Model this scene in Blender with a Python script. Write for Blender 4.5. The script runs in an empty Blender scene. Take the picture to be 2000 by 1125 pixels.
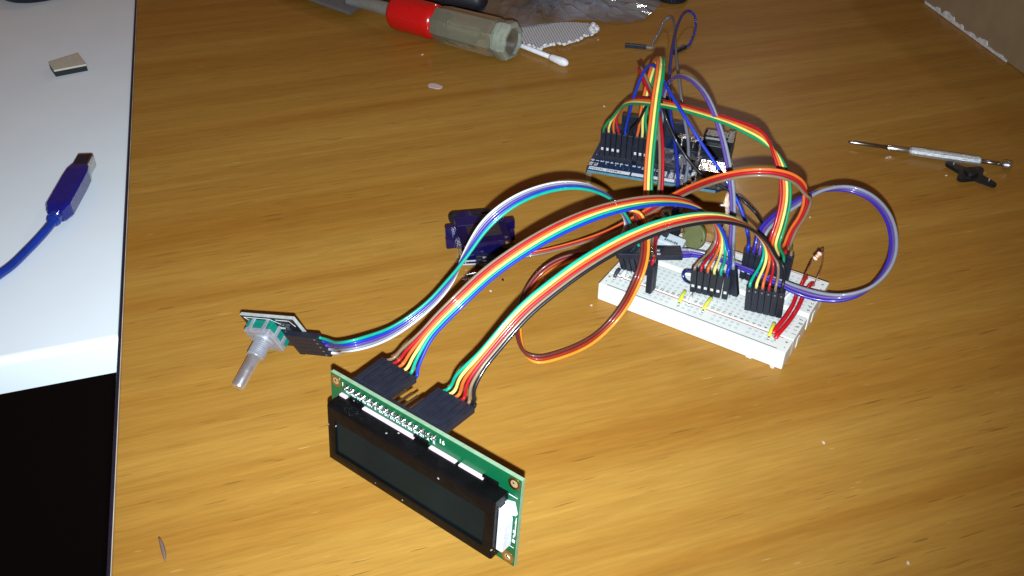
import bpy, bmesh, math, random
import numpy as np
from mathutils import Matrix, Vector
random.seed(7)
MM = 0.001
SC = bpy.context.scene
COL = SC.collection
R_ = math.radians

# ------------------------------------------------------------------ camera
F_PX, PITCH, CAM_H = 1781.16, R_(37.7412), 245.169      # focal in px of a 2000 px wide frame, mm
cam_data = bpy.data.cameras.new('camera')
cam = bpy.data.objects.new('camera', cam_data); COL.objects.link(cam)
cam_data.sensor_width = 36.0
cam_data.lens = 36.0 * F_PX / 2000.0
cam_data.clip_start = 0.01; cam_data.clip_end = 60.0
cam.location = (0, 0, CAM_H * MM)
cam.rotation_euler = (math.pi / 2 - PITCH, 0, 0)
SC.camera = cam

# ------------------------------------------------------------------ light
world = bpy.data.worlds.new('World'); SC.world = world; world.use_nodes = True
bg = world.node_tree.nodes['Background']
bg.inputs[0].default_value = (1.0, 0.47, 0.27, 1); bg.inputs[1].default_value = 0.125
def area_disk(name, loc, target, size, power, color):
    l = bpy.data.lights.new(name, 'AREA'); l.shape = 'DISK'; l.size = size; l.energy = power; l.color = color
    o = bpy.data.objects.new(name, l); COL.objects.link(o); o.location = loc
    d = Vector(target) - Vector(loc); o.rotation_euler = d.to_track_quat('-Z', 'Y').to_euler()
    return o
# the phone's flash: a small lamp just under the lens
# two distant ceiling lamps of the room (seen only as glints in the varnish)
def bulb(name, loc, r, power, color):
    l = bpy.data.lights.new(name, 'POINT'); l.shadow_soft_size = r; l.energy = power; l.color = color
    o = bpy.data.objects.new(name, l); COL.objects.link(o); o.location = loc
fl_ = bpy.data.lights.new('phone_flash', 'SPOT'); fl_.spot_size = R_(108); fl_.spot_blend = 1.0; fl_.shadow_soft_size = 0.0022
fl_.energy = 15.2; fl_.color = (0.89, 1.0, 1.10)
flash = bpy.data.objects.new('phone_flash', fl_); COL.objects.link(flash); flash.location = (0.0, -0.009, CAM_H * MM - 0.011)
flash.rotation_euler = (Vector((-0.06, 0.66, 0.0)) - flash.location).to_track_quat('-Z', 'Y').to_euler()
bulb('room_lamp', (0.4986, 1.8668, 0.9427), 0.022, 4.5, (1.0, 0.9, 0.8))
bulb('room_lamp', (0.4683, 1.8641, 0.9512), 0.02, 2.0, (1.0, 0.9, 0.8))
SC.view_settings.view_transform = 'Standard'; SC.view_settings.look = 'None'
SC.view_settings.exposure = 0.0; SC.view_settings.gamma = 1.0
SC.view_settings.use_curve_mapping = False
SC.cycles.max_bounces = 8; SC.cycles.transparent_max_bounces = 12
SC.cycles.caustics_reflective = False; SC.cycles.caustics_refractive = False

# ------------------------------------------------------------------ geometry of the place (mm)
FW = np.array([0, math.cos(PITCH), -math.sin(PITCH)]); RT = np.array([1., 0, 0]); UP = np.cross(RT, FW)
CAMP = np.array([0, 0, CAM_H])
def at(px, py, z=0.0):
    d = FW * F_PX + RT * (px - 1000) - UP * (py - 562.5)
    return CAMP + d * ((z - CAM_H) / d[2])
def V(a): return np.array(a, float)
def nrm(a): a = V(a); return a / max(1e-9, np.linalg.norm(a))
def rz(a): c, s = math.cos(a), math.sin(a); return np.array([[c, -s, 0], [s, c, 0], [0, 0, 1.]])
BO, BY = V([36.867, 309.042, 0]), -0.57735               # breadboard front-left corner and heading
def BP(u, v, z): return rz(BY) @ V([u, v, z]) + BO
UO, UY = V([37.787, 405.976, 7.7]), -0.316235            # microcontroller board
def UPt(u, v, z): return rz(UY) @ V([u, v, z]) + UO
LR = np.array([[0.7976759, 0.0659880, -0.5994654], [-0.6029104, 0.1112606, -0.7900127], [0.0145655, 0.9915980, 0.1285348]])
LO = V([-63.258, 220.782, -0.544 + 0.55])
def LP(x, y, z): return LR @ V([x, y, z]) + LO
ER = np.array([[0.90097026, -0.37322026, 0.22126734], [-0.30899752, -0.19393355, 0.93108019], [-0.30458682, -0.90724661, -0.2900525]]).T
EO = V([-106.488, 275.356, 18.533])
def EP(x, y, z): return ER @ V([x, y, z]) + EO
def frame(R, T):
    M = Matrix.Identity(4)
    for i in range(3):
        for j in range(3): M[i][j] = float(R[i][j])
        M[i][3] = float(T[i]) * MM
    return M
def along(bottom, px, py, L, zmax=60):
    """the point on the sight line of a pixel that lies L mm from bottom, taking the upper one"""
    b = V(bottom); best = None
    for z in np.arange(zmax, b[2], -0.1):
        e = abs(np.linalg.norm(at(px, py, z) - b) - L)
        if best is None or e < best[0]: best = (e, z)
        if e < 0.08: break
    return b + nrm(at(px, py, best[1]) - b) * L

# ------------------------------------------------------------------ materials
def nd(nt, t, **kw):
    n = nt.nodes.new(t)
    for k, v in kw.items(): setattr(n, k, v)
    return n
MATS = {}
def mat(name, col, rough=0.5, metal=0.0, spec=0.5, coat=0.0, trans=0.0, ior=1.45, vary=0.10, nscale=400.0, bump=0.0, bscale=900.0, sss=0.0, emit=None, croug=0.08, dust=0):
    if name in MATS: return MATS[name]
    m = bpy.data.materials.new(name); m.use_nodes = True; nt = m.node_tree
    p = nt.nodes['Principled BSDF']
    p.inputs['Base Color'].default_value = (*col, 1); p.inputs['Roughness'].default_value = rough
    p.inputs['Metallic'].default_value = metal; p.inputs['Specular IOR Level'].default_value = spec
    p.inputs['Coat Weight'].default_value = coat; p.inputs['Coat Roughness'].default_value = croug
    p.inputs['Transmission Weight'].default_value = trans; p.inputs['IOR'].default_value = ior
    if sss:
        p.inputs['Subsurface Weight'].default_value = sss; p.inputs['Subsurface Radius'].default_value = (1, .9, .7)
        p.inputs['Subsurface Scale'].default_value = 0.002
    tc = nd(nt, 'ShaderNodeTexCoord')
    nz = nd(nt, 'ShaderNodeTexNoise'); nz.inputs['Scale'].default_value = nscale; nz.inputs['Detail'].default_value = 4
    nt.links.new(tc.outputs['Object'], nz.inputs['Vector'])
    if vary:
        mx = nd(nt, 'ShaderNodeMix', data_type='RGBA')
        mx.inputs[6].default_value = (*[max(0, c * (1 - vary * 2)) for c in col], 1)
        mx.inputs[7].default_value = (*[min(1, c * (1 + vary * 1.4) + vary * 0.004) for c in col], 1)
        nt.links.new(nz.outputs['Fac'], mx.inputs[0]); nt.links.new(mx.outputs[2], p.inputs['Base Color'])
        mr = nd(nt, 'ShaderNodeMapRange'); mr.inputs['To Min'].default_value = max(0.02, rough * 0.75); mr.inputs['To Max'].default_value = min(1, rough * 1.3)
        nt.links.new(nz.outputs['Fac'], mr.inputs['Value']); nt.links.new(mr.outputs['Result'], p.inputs['Roughness'])
    if dust:
        vo = nd(nt, 'ShaderNodeTexVoronoi'); vo.inputs['Scale'].default_value = dust; nt.links.new(tc.outputs['Object'], vo.inputs['Vector'])
        lt = nd(nt, 'ShaderNodeMath', operation='LESS_THAN'); lt.inputs[1].default_value = 0.13; nt.links.new(vo.outputs['Distance'], lt.inputs[0])
        sc_ = nd(nt, 'ShaderNodeSeparateColor'); nt.links.new(vo.outputs['Color'], sc_.inputs[0])
        gt = nd(nt, 'ShaderNodeMath', operation='GREATER_THAN'); gt.inputs[1].default_value = 0.72; nt.links.new(sc_.outputs[0], gt.inputs[0])
        ml = nd(nt, 'ShaderNodeMath', operation='MULTIPLY'); nt.links.new(lt.outputs[0], ml.inputs[0]); nt.links.new(gt.outputs[0], ml.inputs[1])
        m2 = nd(nt, 'ShaderNodeMix', data_type='RGBA'); nt.links.new(ml.outputs[0], m2.inputs[0]); nt.links.new(mx.outputs[2], m2.inputs[6]); m2.inputs[7].default_value = (.28, .27, .25, 1)
        nt.links.new(m2.outputs[2], p.inputs['Base Color'])
    if bump:
        n2 = nd(nt, 'ShaderNodeTexNoise'); n2.inputs['Scale'].default_value = bscale; n2.inputs['Detail'].default_value = 3
        nt.links.new(tc.outputs['Object'], n2.inputs['Vector'])
        b = nd(nt, 'ShaderNodeBump'); b.inputs['Strength'].default_value = bump; b.inputs['Distance'].default_value = 0.0004
        nt.links.new(n2.outputs['Fac'], b.inputs['Height']); nt.links.new(b.outputs['Normal'], p.inputs['Normal'])
    MATS[name] = m
    return m

def wood_mat():
    m = bpy.data.materials.new('varnished_wood'); m.use_nodes = True; nt = m.node_tree; L = nt.links.new
    p = nt.nodes['Principled BSDF']
    tc = nd(nt, 'ShaderNodeTexCoord')
    def noise(sx, sy, detail, dist, rough=0.55, off=0.0):
        mp = nd(nt, 'ShaderNodeMapping'); mp.inputs['Scale'].default_value = (sx, sy, 1); mp.inputs['Location'].default_value = (off, off * .7, 0)
        L(tc.outputs['Object'], mp.inputs['Vector'])
        n = nd(nt, 'ShaderNodeTexNoise'); n.inputs['Scale'].default_value = 1; n.inputs['Detail'].default_value = detail
        n.inputs['Distortion'].default_value = dist; n.inputs['Roughness'].default_value = rough
        L(mp.outputs['Vector'], n.inputs['Vector']); return n
    def ramp(src, a, b, ca=(0, 0, 0, 1), cb=(1, 1, 1, 1)):
        r = nd(nt, 'ShaderNodeValToRGB'); r.color_ramp.elements[0].position = a; r.color_ramp.elements[1].position = b
        r.color_ramp.elements[0].color = ca; r.color_ramp.elements[1].color = cb
        L(src.outputs['Fac'], r.inputs['Fac']); return r
    def mix(fac, a, b, mode='MIX'):
        x = nd(nt, 'ShaderNodeMix', data_type='RGBA', blend_type=mode)
        if isinstance(fac, float): x.inputs[0].default_value = fac
        else: L(fac, x.inputs[0])
        for s, i in ((a, 6), (b, 7)):
            if isinstance(s, tuple): x.inputs[i].default_value = s
            else: L(s, x.inputs[i])
        return x.outputs[2]
    bands = noise(1.6, 30, 4, 0.5)
    base = ramp(bands, 0.32, 0.68, (0.320, 0.145, 0.022, 1), (0.405, 0.224, 0.045, 1))
    mid = noise(5, 130, 6, 0.5, 0.62, 3.1)
    rm = ramp(mid, 0.36, 0.66, (0.84, 0.79, 0.72, 1), (1.05, 1.05, 1.04, 1))
    c = mix(0.75, base.outputs[0], rm.outputs[0], 'MULTIPLY')
    fine = noise(48, 720, 4, 0.3, 0.65, 1.7)
    rf = ramp(fine, 0.35, 0.7, (0.84, 0.82, 0.79, 1), (1.07, 1.07, 1.06, 1))
    c = mix(0.8, c, rf.outputs[0], 'MULTIPLY')
    pores = noise(55, 900, 1, 0.0, 0.4, 5.5)
    patch = noise(8, 40, 2, 0.0, 0.5, 9.0)
    rp = ramp(pores, 0.685, 0.72); rq = ramp(patch, 0.42, 0.56)
    pm = nd(nt, 'ShaderNodeMath', operation='MULTIPLY'); L(rp.outputs[0], pm.inputs[0]); L(rq.outputs[0], pm.inputs[1])
    pf = nd(nt, 'ShaderNodeMath', operation='MULTIPLY'); L(pm.outputs[0], pf.inputs[0]); pf.inputs[1].default_value = 0.5
    c = mix(pf.outputs[0], c, (0.09, 0.04, 0.012, 1))
    spk = noise(90, 800, 1, 0.0, 0.4, 14.5); rs = ramp(spk, 0.755, 0.80)
    sf = nd(nt, 'ShaderNodeMath', operation='MULTIPLY'); L(rs.outputs[0], sf.inputs[0]); sf.inputs[1].default_value = 0.22
    c = mix(sf.outputs[0], c, (0.75, 0.55, 0.27, 1))
    L(c, p.inputs['Base Color'])
    p.inputs['Specular IOR Level'].default_value = 0.06
    rr = nd(nt, 'ShaderNodeMapRange'); rr.inputs['To Min'].default_value = 0.26; rr.inputs['To Max'].default_value = 0.42
    L(mid.outputs['Fac'], rr.inputs['Value']); L(rr.outputs['Result'], p.inputs['Roughness'])
    p.inputs['Coat Weight'].default_value = 0.18; p.inputs['Coat Roughness'].default_value = 0.10
    ad = nd(nt, 'ShaderNodeMath', operation='SUBTRACT'); L(fine.outputs['Fac'], ad.inputs[0]); L(pm.outputs[0], ad.inputs[1])
    b = nd(nt, 'ShaderNodeBump'); b.inputs['Strength'].default_value = 0.14; b.inputs['Distance'].default_value = 0.00025
    L(ad.outputs[0], b.inputs['Height']); L(b.outputs['Normal'], p.inputs['Normal'])
    return m

def breadboard_mat():
    """white plastic with the square contact holes as a repeating surface pattern (object space, metres)"""
    m = bpy.data.materials.new('breadboard_plastic'); m.use_nodes = True; nt = m.node_tree; L = nt.links.new
    p = nt.nodes['Principled BSDF']
    tc = nd(nt, 'ShaderNodeTexCoord'); sp = nd(nt, 'ShaderNodeSeparateXYZ'); L(tc.outputs['Object'], sp.inputs[0])
    def M(op, a, b=None, c=None):
        n = nd(nt, 'ShaderNodeMath', operation=op)
        for i, s in enumerate((a, b, c)):
            if s is None: continue
            if isinstance(s, (int, float)): n.inputs[i].default_value = s
            else: L(s, n.inputs[i])
        return n.outputs[0]
    x = M('MULTIPLY', sp.outputs[0], 1000.0); y = M('MULTIPLY', sp.outputs[1], 1000.0); z = M('MULTIPLY', sp.outputs[2], 1000.0)
    def cell(c, off, half):      # 1 inside a hole-wide stripe
        t = M('FRACT', M('DIVIDE', M('SUBTRACT', c, off - 1.27), 2.54))
        return M('LESS_THAN', M('ABSOLUTE', M('SUBTRACT', t, 0.5)), half / 2.54)
    def rng(c, a, b): return M('MULTIPLY', M('GREATER_THAN', c, a), M('LESS_THAN', c, b))
    hx = cell(x, 4.42, 0.62)
    inx = rng(x, 3.2, 79.5)
    main = M('MULTIPLY', cell(y, 13.28, 0.62), M('ADD', rng(y, 12, 24.7), rng(y, 29.9, 42.6)))
    # second bank is shifted by 7.62: 31.06 = 13.28 + 7*2.54
    rail = M('MULTIPLY', M('ADD', rng(y, 3.6, 7.9), rng(y, 46.4, 51.0)), cell(y, 4.42, 0.62))
    gap = M('FRACT', M('DIVIDE', M('SUBTRACT', x, 3.15), 15.24))
    railx = M('LESS_THAN', gap, 0.84)
    hole = M('MULTIPLY', M('MULTIPLY', hx, inx), M('ADD', main, M('MULTIPLY', rail, railx)))
    hole = M('MULTIPLY', hole, M('GREATER_THAN', z, 8.2))
    mx = nd(nt, 'ShaderNodeMix', data_type='RGBA'); L(hole, mx.inputs[0])
    nz = nd(nt, 'ShaderNodeTexNoise'); nz.inputs['Scale'].default_value = 60; L(tc.outputs['Object'], nz.inputs['Vector'])
    cw = nd(nt, 'ShaderNodeMix', data_type='RGBA'); L(nz.outputs['Fac'], cw.inputs[0])
    cw.inputs[6].default_value = (0.64, 0.66, 0.62, 1); cw.inputs[7].default_value = (0.70, 0.70, 0.63, 1)
    L(cw.outputs[2], mx.inputs[6]); mx.inputs[7].default_value = (0.47, 0.54, 0.57, 1)
    L(mx.outputs[2], p.inputs['Base Color'])
    p.inputs['Roughness'].default_value = 0.42; p.inputs['Subsurface Weight'].default_value = 0.12
    p.inputs['Subsurface Radius'].default_value = (1, .9, .7); p.inputs['Subsurface Scale'].default_value = 0.0015
    b = nd(nt, 'ShaderNodeBump', invert=True); b.inputs['Strength'].default_value = 0.25; b.inputs['Distance'].default_value = 0.0004
    L(hole, b.inputs['Height']); L(b.outputs['Normal'], p.inputs['Normal'])
    return m

WIRE = dict(
    teal=(0.0, 0.31, 0.20), green=(0.0, 0.23, 0.085), yellow=(0.68, 0.60, 0.15), orange=(0.62, 0.115, 0.018), red=(0.38, 0.006, 0.014),
    brown=(0.20, 0.135, 0.08), black=(0.008, 0.008, 0.012), blue=(0.006, 0.032, 0.38), purple=(0.095, 0.05, 0.25), grey=(0.21, 0.225, 0.27),
    white=(0.62, 0.63, 0.64), maroon=(0.115, 0.026, 0.022), servored=(0.28, 0.022, 0.008), amber=(0.72, 0.26, 0.02), violet=(0.03, 0.018, 0.30))
def wm(c): return mat('wire_' + c, tuple(v * .88 for v in WIRE[c]), rough=0.45, spec=0.35, coat=0.28, vary=0.08, nscale=300, bump=0.1, bscale=1500, croug=0.12)
def M_black(): return mat('black_plastic', (0.010, 0.012, 0.021), rough=0.42, spec=0.45, vary=0.2, bump=0.15, bscale=2500)
def M_metal(): return mat('tin_plate', (0.72, 0.72, 0.74), rough=0.22, metal=1.0, vary=0.12)
def M_gold(): return mat('gold_plate', (0.62, 0.44, 0.2), rough=0.3, metal=1.0, vary=0.12)
def M_silk(): return mat('white_silkscreen', (0.78, 0.80, 0.82), rough=0.6, vary=0.05)
def M_solder(): return mat('solder', (0.78, 0.78, 0.80), rough=0.17, metal=1.0, vary=0.2, bump=0.4, bscale=1200)

# ------------------------------------------------------------------ mesh builder (mm in, metres out)
class MB:
    def __init__(self): self.bm = bmesh.new()
    def _merge(self, b, X=None):
        me = bpy.data.meshes.new('tmp'); b.to_mesh(me); b.free()
        if X is not None: me.transform(X)
        self.bm.from_mesh(me); bpy.data.meshes.remove(me)
    def box(self, x0, x1, y0, y1, z0, z1, bev=0.0, X=None, seg=2):
        b = bmesh.new(); bmesh.ops.create_cube(b, size=1)
        for v in b.verts: v.co = Vector(((x0 + x1) / 2 + v.co.x * (x1 - x0), (y0 + y1) / 2 + v.co.y * (y1 - y0), (z0 + z1) / 2 + v.co.z * (z1 - z0)))
        if bev: bmesh.ops.bevel(b, geom=list(b.edges), offset=bev, segments=seg, affect='EDGES', profile=0.5)
        self._merge(b, X); return self
    def obox(self, p0, p1, wdir, w, d, bev=0.0):
        """box from p0 to p1 along its own axis, w wide along wdir, d deep"""
        p0, p1 = V(p0), V(p1); a = nrm(p1 - p0); L = np.linalg.norm(p1 - p0)
        x = nrm(V(wdir) - a * np.dot(V(wdir), a)); y = np.cross(a, x)
        X = Matrix([[x[i], y[i], a[i], p0[i]] for i in range(3)] + [[0, 0, 0, 1]])
        return self.box(-w / 2, w / 2, -d / 2, d / 2, 0, L, bev, X)
    def prism(self, pts, z0, z1, X=None, bev=0.0):
        b = bmesh.new(); lo = [b.verts.new((x, y, z0)) for x, y in pts]; hi = [b.verts.new((x, y, z1)) for x, y in pts]
        n = len(pts); b.faces.new(lo[::-1]); b.faces.new(hi)
        for i in range(n): b.faces.new((lo[i], lo[(i + 1) % n], hi[(i + 1) % n], hi[i]))
        bmesh.ops.recalc_face_normals(b, faces=b.faces)
        if bev: bmesh.ops.bevel(b, geom=list(b.edges), offset=bev, segments=2, affect='EDGES')
        self._merge(b, X); return self
    def tube(self, pts, r, seg=8, cap=True):
        pts = [V(p) for p in pts]; n = len(pts); rs = r if hasattr(r, '__len__') else [r] * n
        T = [nrm(pts[min(i + 1, n - 1)] - pts[max(i - 1, 0)]) for i in range(n)]
        N = nrm(np.cross(T[0], [0, 0, 1]) if abs(T[0][2]) < .9 else np.cross(T[0], [1, 0, 0]))
        rings = []
        for i in range(n):
            N = nrm(N - T[i] * np.dot(N, T[i])); B = np.cross(T[i], N)
            rings.append([self.bm.verts.new(pts[i] + rs[i] * (math.cos(2 * math.pi * k / seg) * N + math.sin(2 * math.pi * k / seg) * B)) for k in range(seg)])
        for i in range(n - 1):
            for k in range(seg):
                self.bm.faces.new((rings[i][k], rings[i][(k + 1) % seg], rings[i + 1][(k + 1) % seg], rings[i + 1][k]))
        if cap: self.bm.faces.new(rings[0][::-1]); self.bm.faces.new(rings[-1])
        return self
    def cyl(self, p0, p1, r, r1=None, seg=24): return self.tube([p0, p1], [r, r if r1 is None else r1], seg)
    def lathe(self, prof, p0, axis, seg=32):
        a = nrm(axis); return self.tube([V(p0) + a * (h + 1e-4 * i) for i, (h, rr) in enumerate(prof)], [max(rr, 0.01) for h, rr in prof], seg)
    def ball(self, c, r, sc=(1, 1, 1), sub=2, jit=0.0, X=None):
        b = bmesh.new(); bmesh.ops.create_icosphere(b, subdivisions=sub, radius=r)
        for v in b.verts:
            k = 1 + random.uniform(-jit, jit); v.co = Vector((c[0] + v.co.x * sc[0] * k, c[1] + v.co.y * sc[1] * k, c[2] + v.co.z * sc[2] * k))
        self._merge(b, X); return self
    def torus(self, c, R, r, seg=24, rs=6):
        pts = [(c[0] + R * math.cos(2 * math.pi * k / seg), c[1] + R * math.sin(2 * math.pi * k / seg), c[2]) for k in range(seg + 1)]
        return self.tube(pts, r, rs)
    def text(self, s, x, y, z, size, rot=0.0, depth=0.03, bold=0.0, align='CENTER', sx=1.0):
        cu = bpy.data.curves.new('t', 'FONT'); cu.body = s; cu.size = size; cu.align_x = align; cu.align_y = 'CENTER'
        cu.extrude = depth / 2; cu.offset = bold; cu.resolution_u = 2
        o = bpy.data.objects.new('t', cu); me = bpy.data.meshes.new_from_object(o)
        X = Matrix.Translation((x, y, z)) @ Matrix.Rotation(rot, 4, 'Z') @ Matrix.Diagonal((sx, 1, 1, 1))
        me.transform(X); self.bm.from_mesh(me)
        bpy.data.objects.remove(o); bpy.data.curves.remove(cu); bpy.data.meshes.remove(me); return self
    def link(self, name, material, parent=None, smooth=False, origin=None, auto=None):
        if origin is not None:
            for v in self.bm.verts: v.co = v.co - Vector(origin)
        for v in self.bm.verts: v.co = v.co * MM
        me = bpy.data.meshes.new(name); self.bm.to_mesh(me); self.bm.free()
        me.materials.append(material)
        if smooth or auto:
            me.polygons.foreach_set('use_smooth', [True] * len(me.polygons))
            me.set_sharp_from_angle(angle=R_(auto or 40)) if auto else None
        o = bpy.data.objects.new(name, me); COL.objects.link(o)
        if parent is not None: o.parent = parent
        elif origin is not None: o.location = [c * MM for c in origin]
        return o

def tag(o, label, cat, group=None):
    o['label'] = label; o['category'] = cat
    if group: o['group'] = group
    return o
def thing(name, label, cat, M=None, loc=None, group=None):
    o = bpy.data.objects.new(name, None); COL.objects.link(o); o.empty_display_size = 0.005
    if M is not None: o.matrix_world = M
    elif loc is not None: o.location = [c * MM for c in loc]
    return tag(o, label, cat, group)

# ================================================================== THE SETTING
eT, eB = at(261, 0, 0), at(200, 1125, 0)                       # left edge of the wooden desk
eDir = nrm(eT - eB); gDir = V([eDir[1], -eDir[0], 0])          # along the edge / along the grain
deskR = np.stack([gDir, eDir, V([0, 0, 1])], 1)
desk = thing('wooden_desk', 'varnished yellow brown wooden desk under all the electronics', 'desk', M=frame(deskR, eB))
MB().box(2.64, 1500, -900, 1900, -26, 0, 0.5).link('desk_top', wood_mat(), desk)
MB().box(1.0, 2.35, -900, 1900, -26, -0.1, 0.4).link('edge_strip', mat('edge_plastic', (0.012, 0.011, 0.022), rough=0.35, bump=0.2), desk)
MB().box(2.36, 2.62, -900, 1900, -.6, .02).link('raw_edge_line', mat('raw_edge', (0.55, 0.46, 0.34), rough=0.8, vary=.35, nscale=60), desk)

zW = -19.0
w0, w1 = at(0, 770, zW), at(211, 730, zW)
wd = nrm(w1 - w0)
# white desk: frame along its own front edge, right end against the wooden desk
wp = V([-wd[1], wd[0], 0])
wR = np.stack([wd, wp, V([0, 0, 1])], 1)
white = thing('white_desk', 'glossy white desk with rounded front edge left of wooden desk', 'desk', M=frame(wR, w1 * V([1, 1, 0])))
prof = [(0, -19 + 0)]
m = MB()
# profile extruded along x
pr = [(60, -19), (0, -19), (0, -5.2)] + [(3.2 - 3.2 * math.cos(a), -5.2 + 3.7 * math.sin(a)) for a in np.linspace(0.15, math.pi / 2, 9)] + [(1400, -1.5), (1400, -19)]
X = Matrix(((0, 0, 1, 0), (1, 0, 0, 0), (0, 1, 0, 0), (0, 0, 0, 1)))
m.prism(pr, -900, -0.2, X)
o = m.link('desk_top', mat('white_laminate', (0.74, 0.82, 0.86), rough=0.30, spec=0.5, vary=0.02, nscale=25), white, auto=35)
for v in o.data.vertices:   # the right end follows the wooden desk's edge strip, half a millimetre clear of it
    if v.co.x > -0.01:
        y_ = v.co.y * 1000; v.co.x = (0.45 - float(np.dot((w1 - eB)[:2], gDir[:2])) - y_ * float(np.dot(wp, gDir))) / float(np.dot(wd, gDir)) * MM
fl = MB().box(-3000, 3000, -2000, 4000, -740, -720).link('floor', mat('dark_floor', (0.012, 0.011, 0.011), rough=0.8)); fl['kind'] = 'structure'

# ================================================================== CONNECTORS AND CABLES
def housing(parent, top, bottom, wdir, pin=2.6, tab=None, o0=V([0, 0, 0]), male=True, pinmat=None, w=2.42, d=2.5, dots=False):
    t, b = V(top) - o0, V(bottom) - o0; a = nrm(b - t)
    m = MB().obox(b, t, wdir, w, d, 0.22)
    h = m.link('connector_housing', M_black(), parent)
    x = nrm(V(wdir) - a * np.dot(V(wdir), a)); y = np.cross(-a, x)
    if tab is not None:   # the metal tongue showing in the window on the face towards the front
        s = -1 if y[1] > 0 else 1
        c = b - a * tab + y * s * (d / 2)
        MB().obox(c - a * 0.75 - y * s * 0.12, c + a * 0.75 - y * s * 0.12, x, 1.25, 0.5, 0.1).link('contact_tab', mat('contact_tin', (0.85, 0.86, 0.88), rough=0.35, metal=0.6), h)
    if dots:
        s = -1 if y[1] > 0 else 1
        c = b - a * 12.2 + y * s * (d / 2)
        MB().obox(c - a * 0.35 - y * s * 0.1, c + a * 0.35 - y * s * 0.1, x, 0.55, 0.3).link('contact_tab', mat('dull_contact', (0.25, 0.25, 0.27), rough=0.5, metal=0.4), h)
    if pin:
        MB().obox(b - a * 0.5, b + a * pin, x, 0.62, 0.62, 0.1).link('pin', M_metal() if pinmat is None else pinmat, parent)
    return h

def catmull(P, sub=10):
    P = [V(p) for p in P]; Q = [2 * P[0] - P[1]] + P + [2 * P[-1] - P[-2]]; out = []
    for i in range(1, len(Q) - 2):
        p0, p1, p2, p3 = Q[i - 1:i + 3]
        for k in range(sub):
            t = k / sub
            out.append(0.5 * ((2 * p1) + (-p0 + p2) * t + (2 * p0 - 5 * p1 + 4 * p2 - p3) * t * t + (-p0 + 3 * p1 - 3 * p2 + p3) * t ** 3))
    out.append(P[-1]); return np.array(out)

def cable(root, colors, pts, W, start=None, end=None, r=0.61, pitch=1.27, fan=14.0, o0=V([0, 0, 0]), rnd=0.0):
    """flat ribbon of len(colors) wires.  pts: centre line (mm).  W: direction from first to last wire, per point or one.
    start/end: list of (entry point, direction the wire leaves the housing)"""
    P = [V(p) for p in pts]; n = len(colors)
    Wl = [nrm(W)] * len(P) if np.ndim(W) == 1 else [nrm(w) for w in W]
    if start:
        c = sum(V(s[0]) for s in start) / len(start); d = nrm(sum(V(s[1]) for s in start))
        P = [c, c + d * 4] + P; Wl = [Wl[0]] * 2 + Wl
    if end:
        c = sum(V(s[0]) for s in end) / len(end); d = nrm(sum(V(s[1]) for s in end))
        P = P + [c + d * 4, c]; Wl = Wl + [Wl[-1]] * 2
    C = catmull(P); WW = np.concatenate([catmull(Wl)])
    for _ in range(6):
        C[1:-1] = (C[:-2] + 2 * C[1:-1] + C[2:]) / 4; WW[1:-1] = (WW[:-2] + 2 * WW[1:-1] + WW[2:]) / 4
    T = np.gradient(C, axis=0); T /= np.linalg.norm(T, axis=1)[:, None] + 1e-9
    WW = WW - T * np.sum(WW * T, axis=1)[:, None]; WW /= np.linalg.norm(WW, axis=1)[:, None] + 1e-9
    for _ in range(4): WW[1:-1] = (WW[:-2] + 2 * WW[1:-1] + WW[2:]) / 4
    WW /= np.linalg.norm(WW, axis=1)[:, None] + 1e-9
    S = np.concatenate([[0], np.cumsum(np.linalg.norm(np.diff(C, axis=0), axis=1))])
    for i, col in enumerate(colors):
        w = C + WW * ((i - (n - 1) / 2) * pitch)
        if rnd:
            ph = random.uniform(0, 6); w = w + np.stack([np.sin(S * .09 + ph), np.cos(S * .07 + ph), np.sin(S * .08 + 2 * ph)], 1) * rnd * np.minimum(1, np.minimum(S, S[-1] - S) / 20)[:, None]
        if start:
            k = np.clip(1 - S / fan, 0, 1); k = k * k * (3 - 2 * k); w = w + np.outer(k, V(start[i][0]) - w[0])
        if end:
            k = np.clip(1 - (S[-1] - S) / fan, 0, 1); k = k * k * (3 - 2 * k); w = w + np.outer(k, V(end[i][0]) - w[-1])
        MB().tube(w - o0, r, 8).link('wire', wm(col), root, smooth=True)

def ribbon_thing(label, origin, name='ribbon_cable', cat='ribbon cable', group=None):
    return thing(name, label, cat, loc=origin, group=group), V(origin)

# ---- breadboard rows of housings
bw = rz(BY) @ V([1, 0, 0]); bv = rz(BY) @ V([0, 1, 0])
GRP = 'rainbow ribbon cables between the boards'

# ribbon A : display left connector -> middle of breadboard
cA = ['brown', 'red', 'orange', 'yellow', 'teal', 'blue']
lx = LR[:, 0]; ln = -LR[:, 2]
org = LP(14.35, 33.5, -18)
rA, oA = ribbon_thing('six wire brown to blue ribbon from left end of display header to middle of breadboard', org * V([1, 1, 0]), group=GRP)
sA = []
for i in range(6):
    b = LP(8 + 2.54 * i, 33.5, -4.3); t = b + nrm(ln + V([0, 0, .06 - .012 * i]) + lx * (i - 2.5) * 0.012) * 14
    housing(rA, t, b, lx, pin=None, dots=True, o0=oA); sA.append((t - ln * 1.0, ln))
eA = []
rowd = rz(BY) @ nrm([1, .2, 0])
for i in range(6):
    b = BP(36.9, 14.6, 11) + rowd * (2.55 * i + (0.5 if i == 5 else 0)); t = along(b, 1357 + 13.0 * i, 524.5 + 2.7 * i, 14)
    housing(rA, t, b, rowd, tab=4.4, pin=2.8, o0=oA); eA.append((t - V([0, 0, 1]), nrm(t - b)))
WA = V([0.43, -0.9, 0.0])
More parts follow.
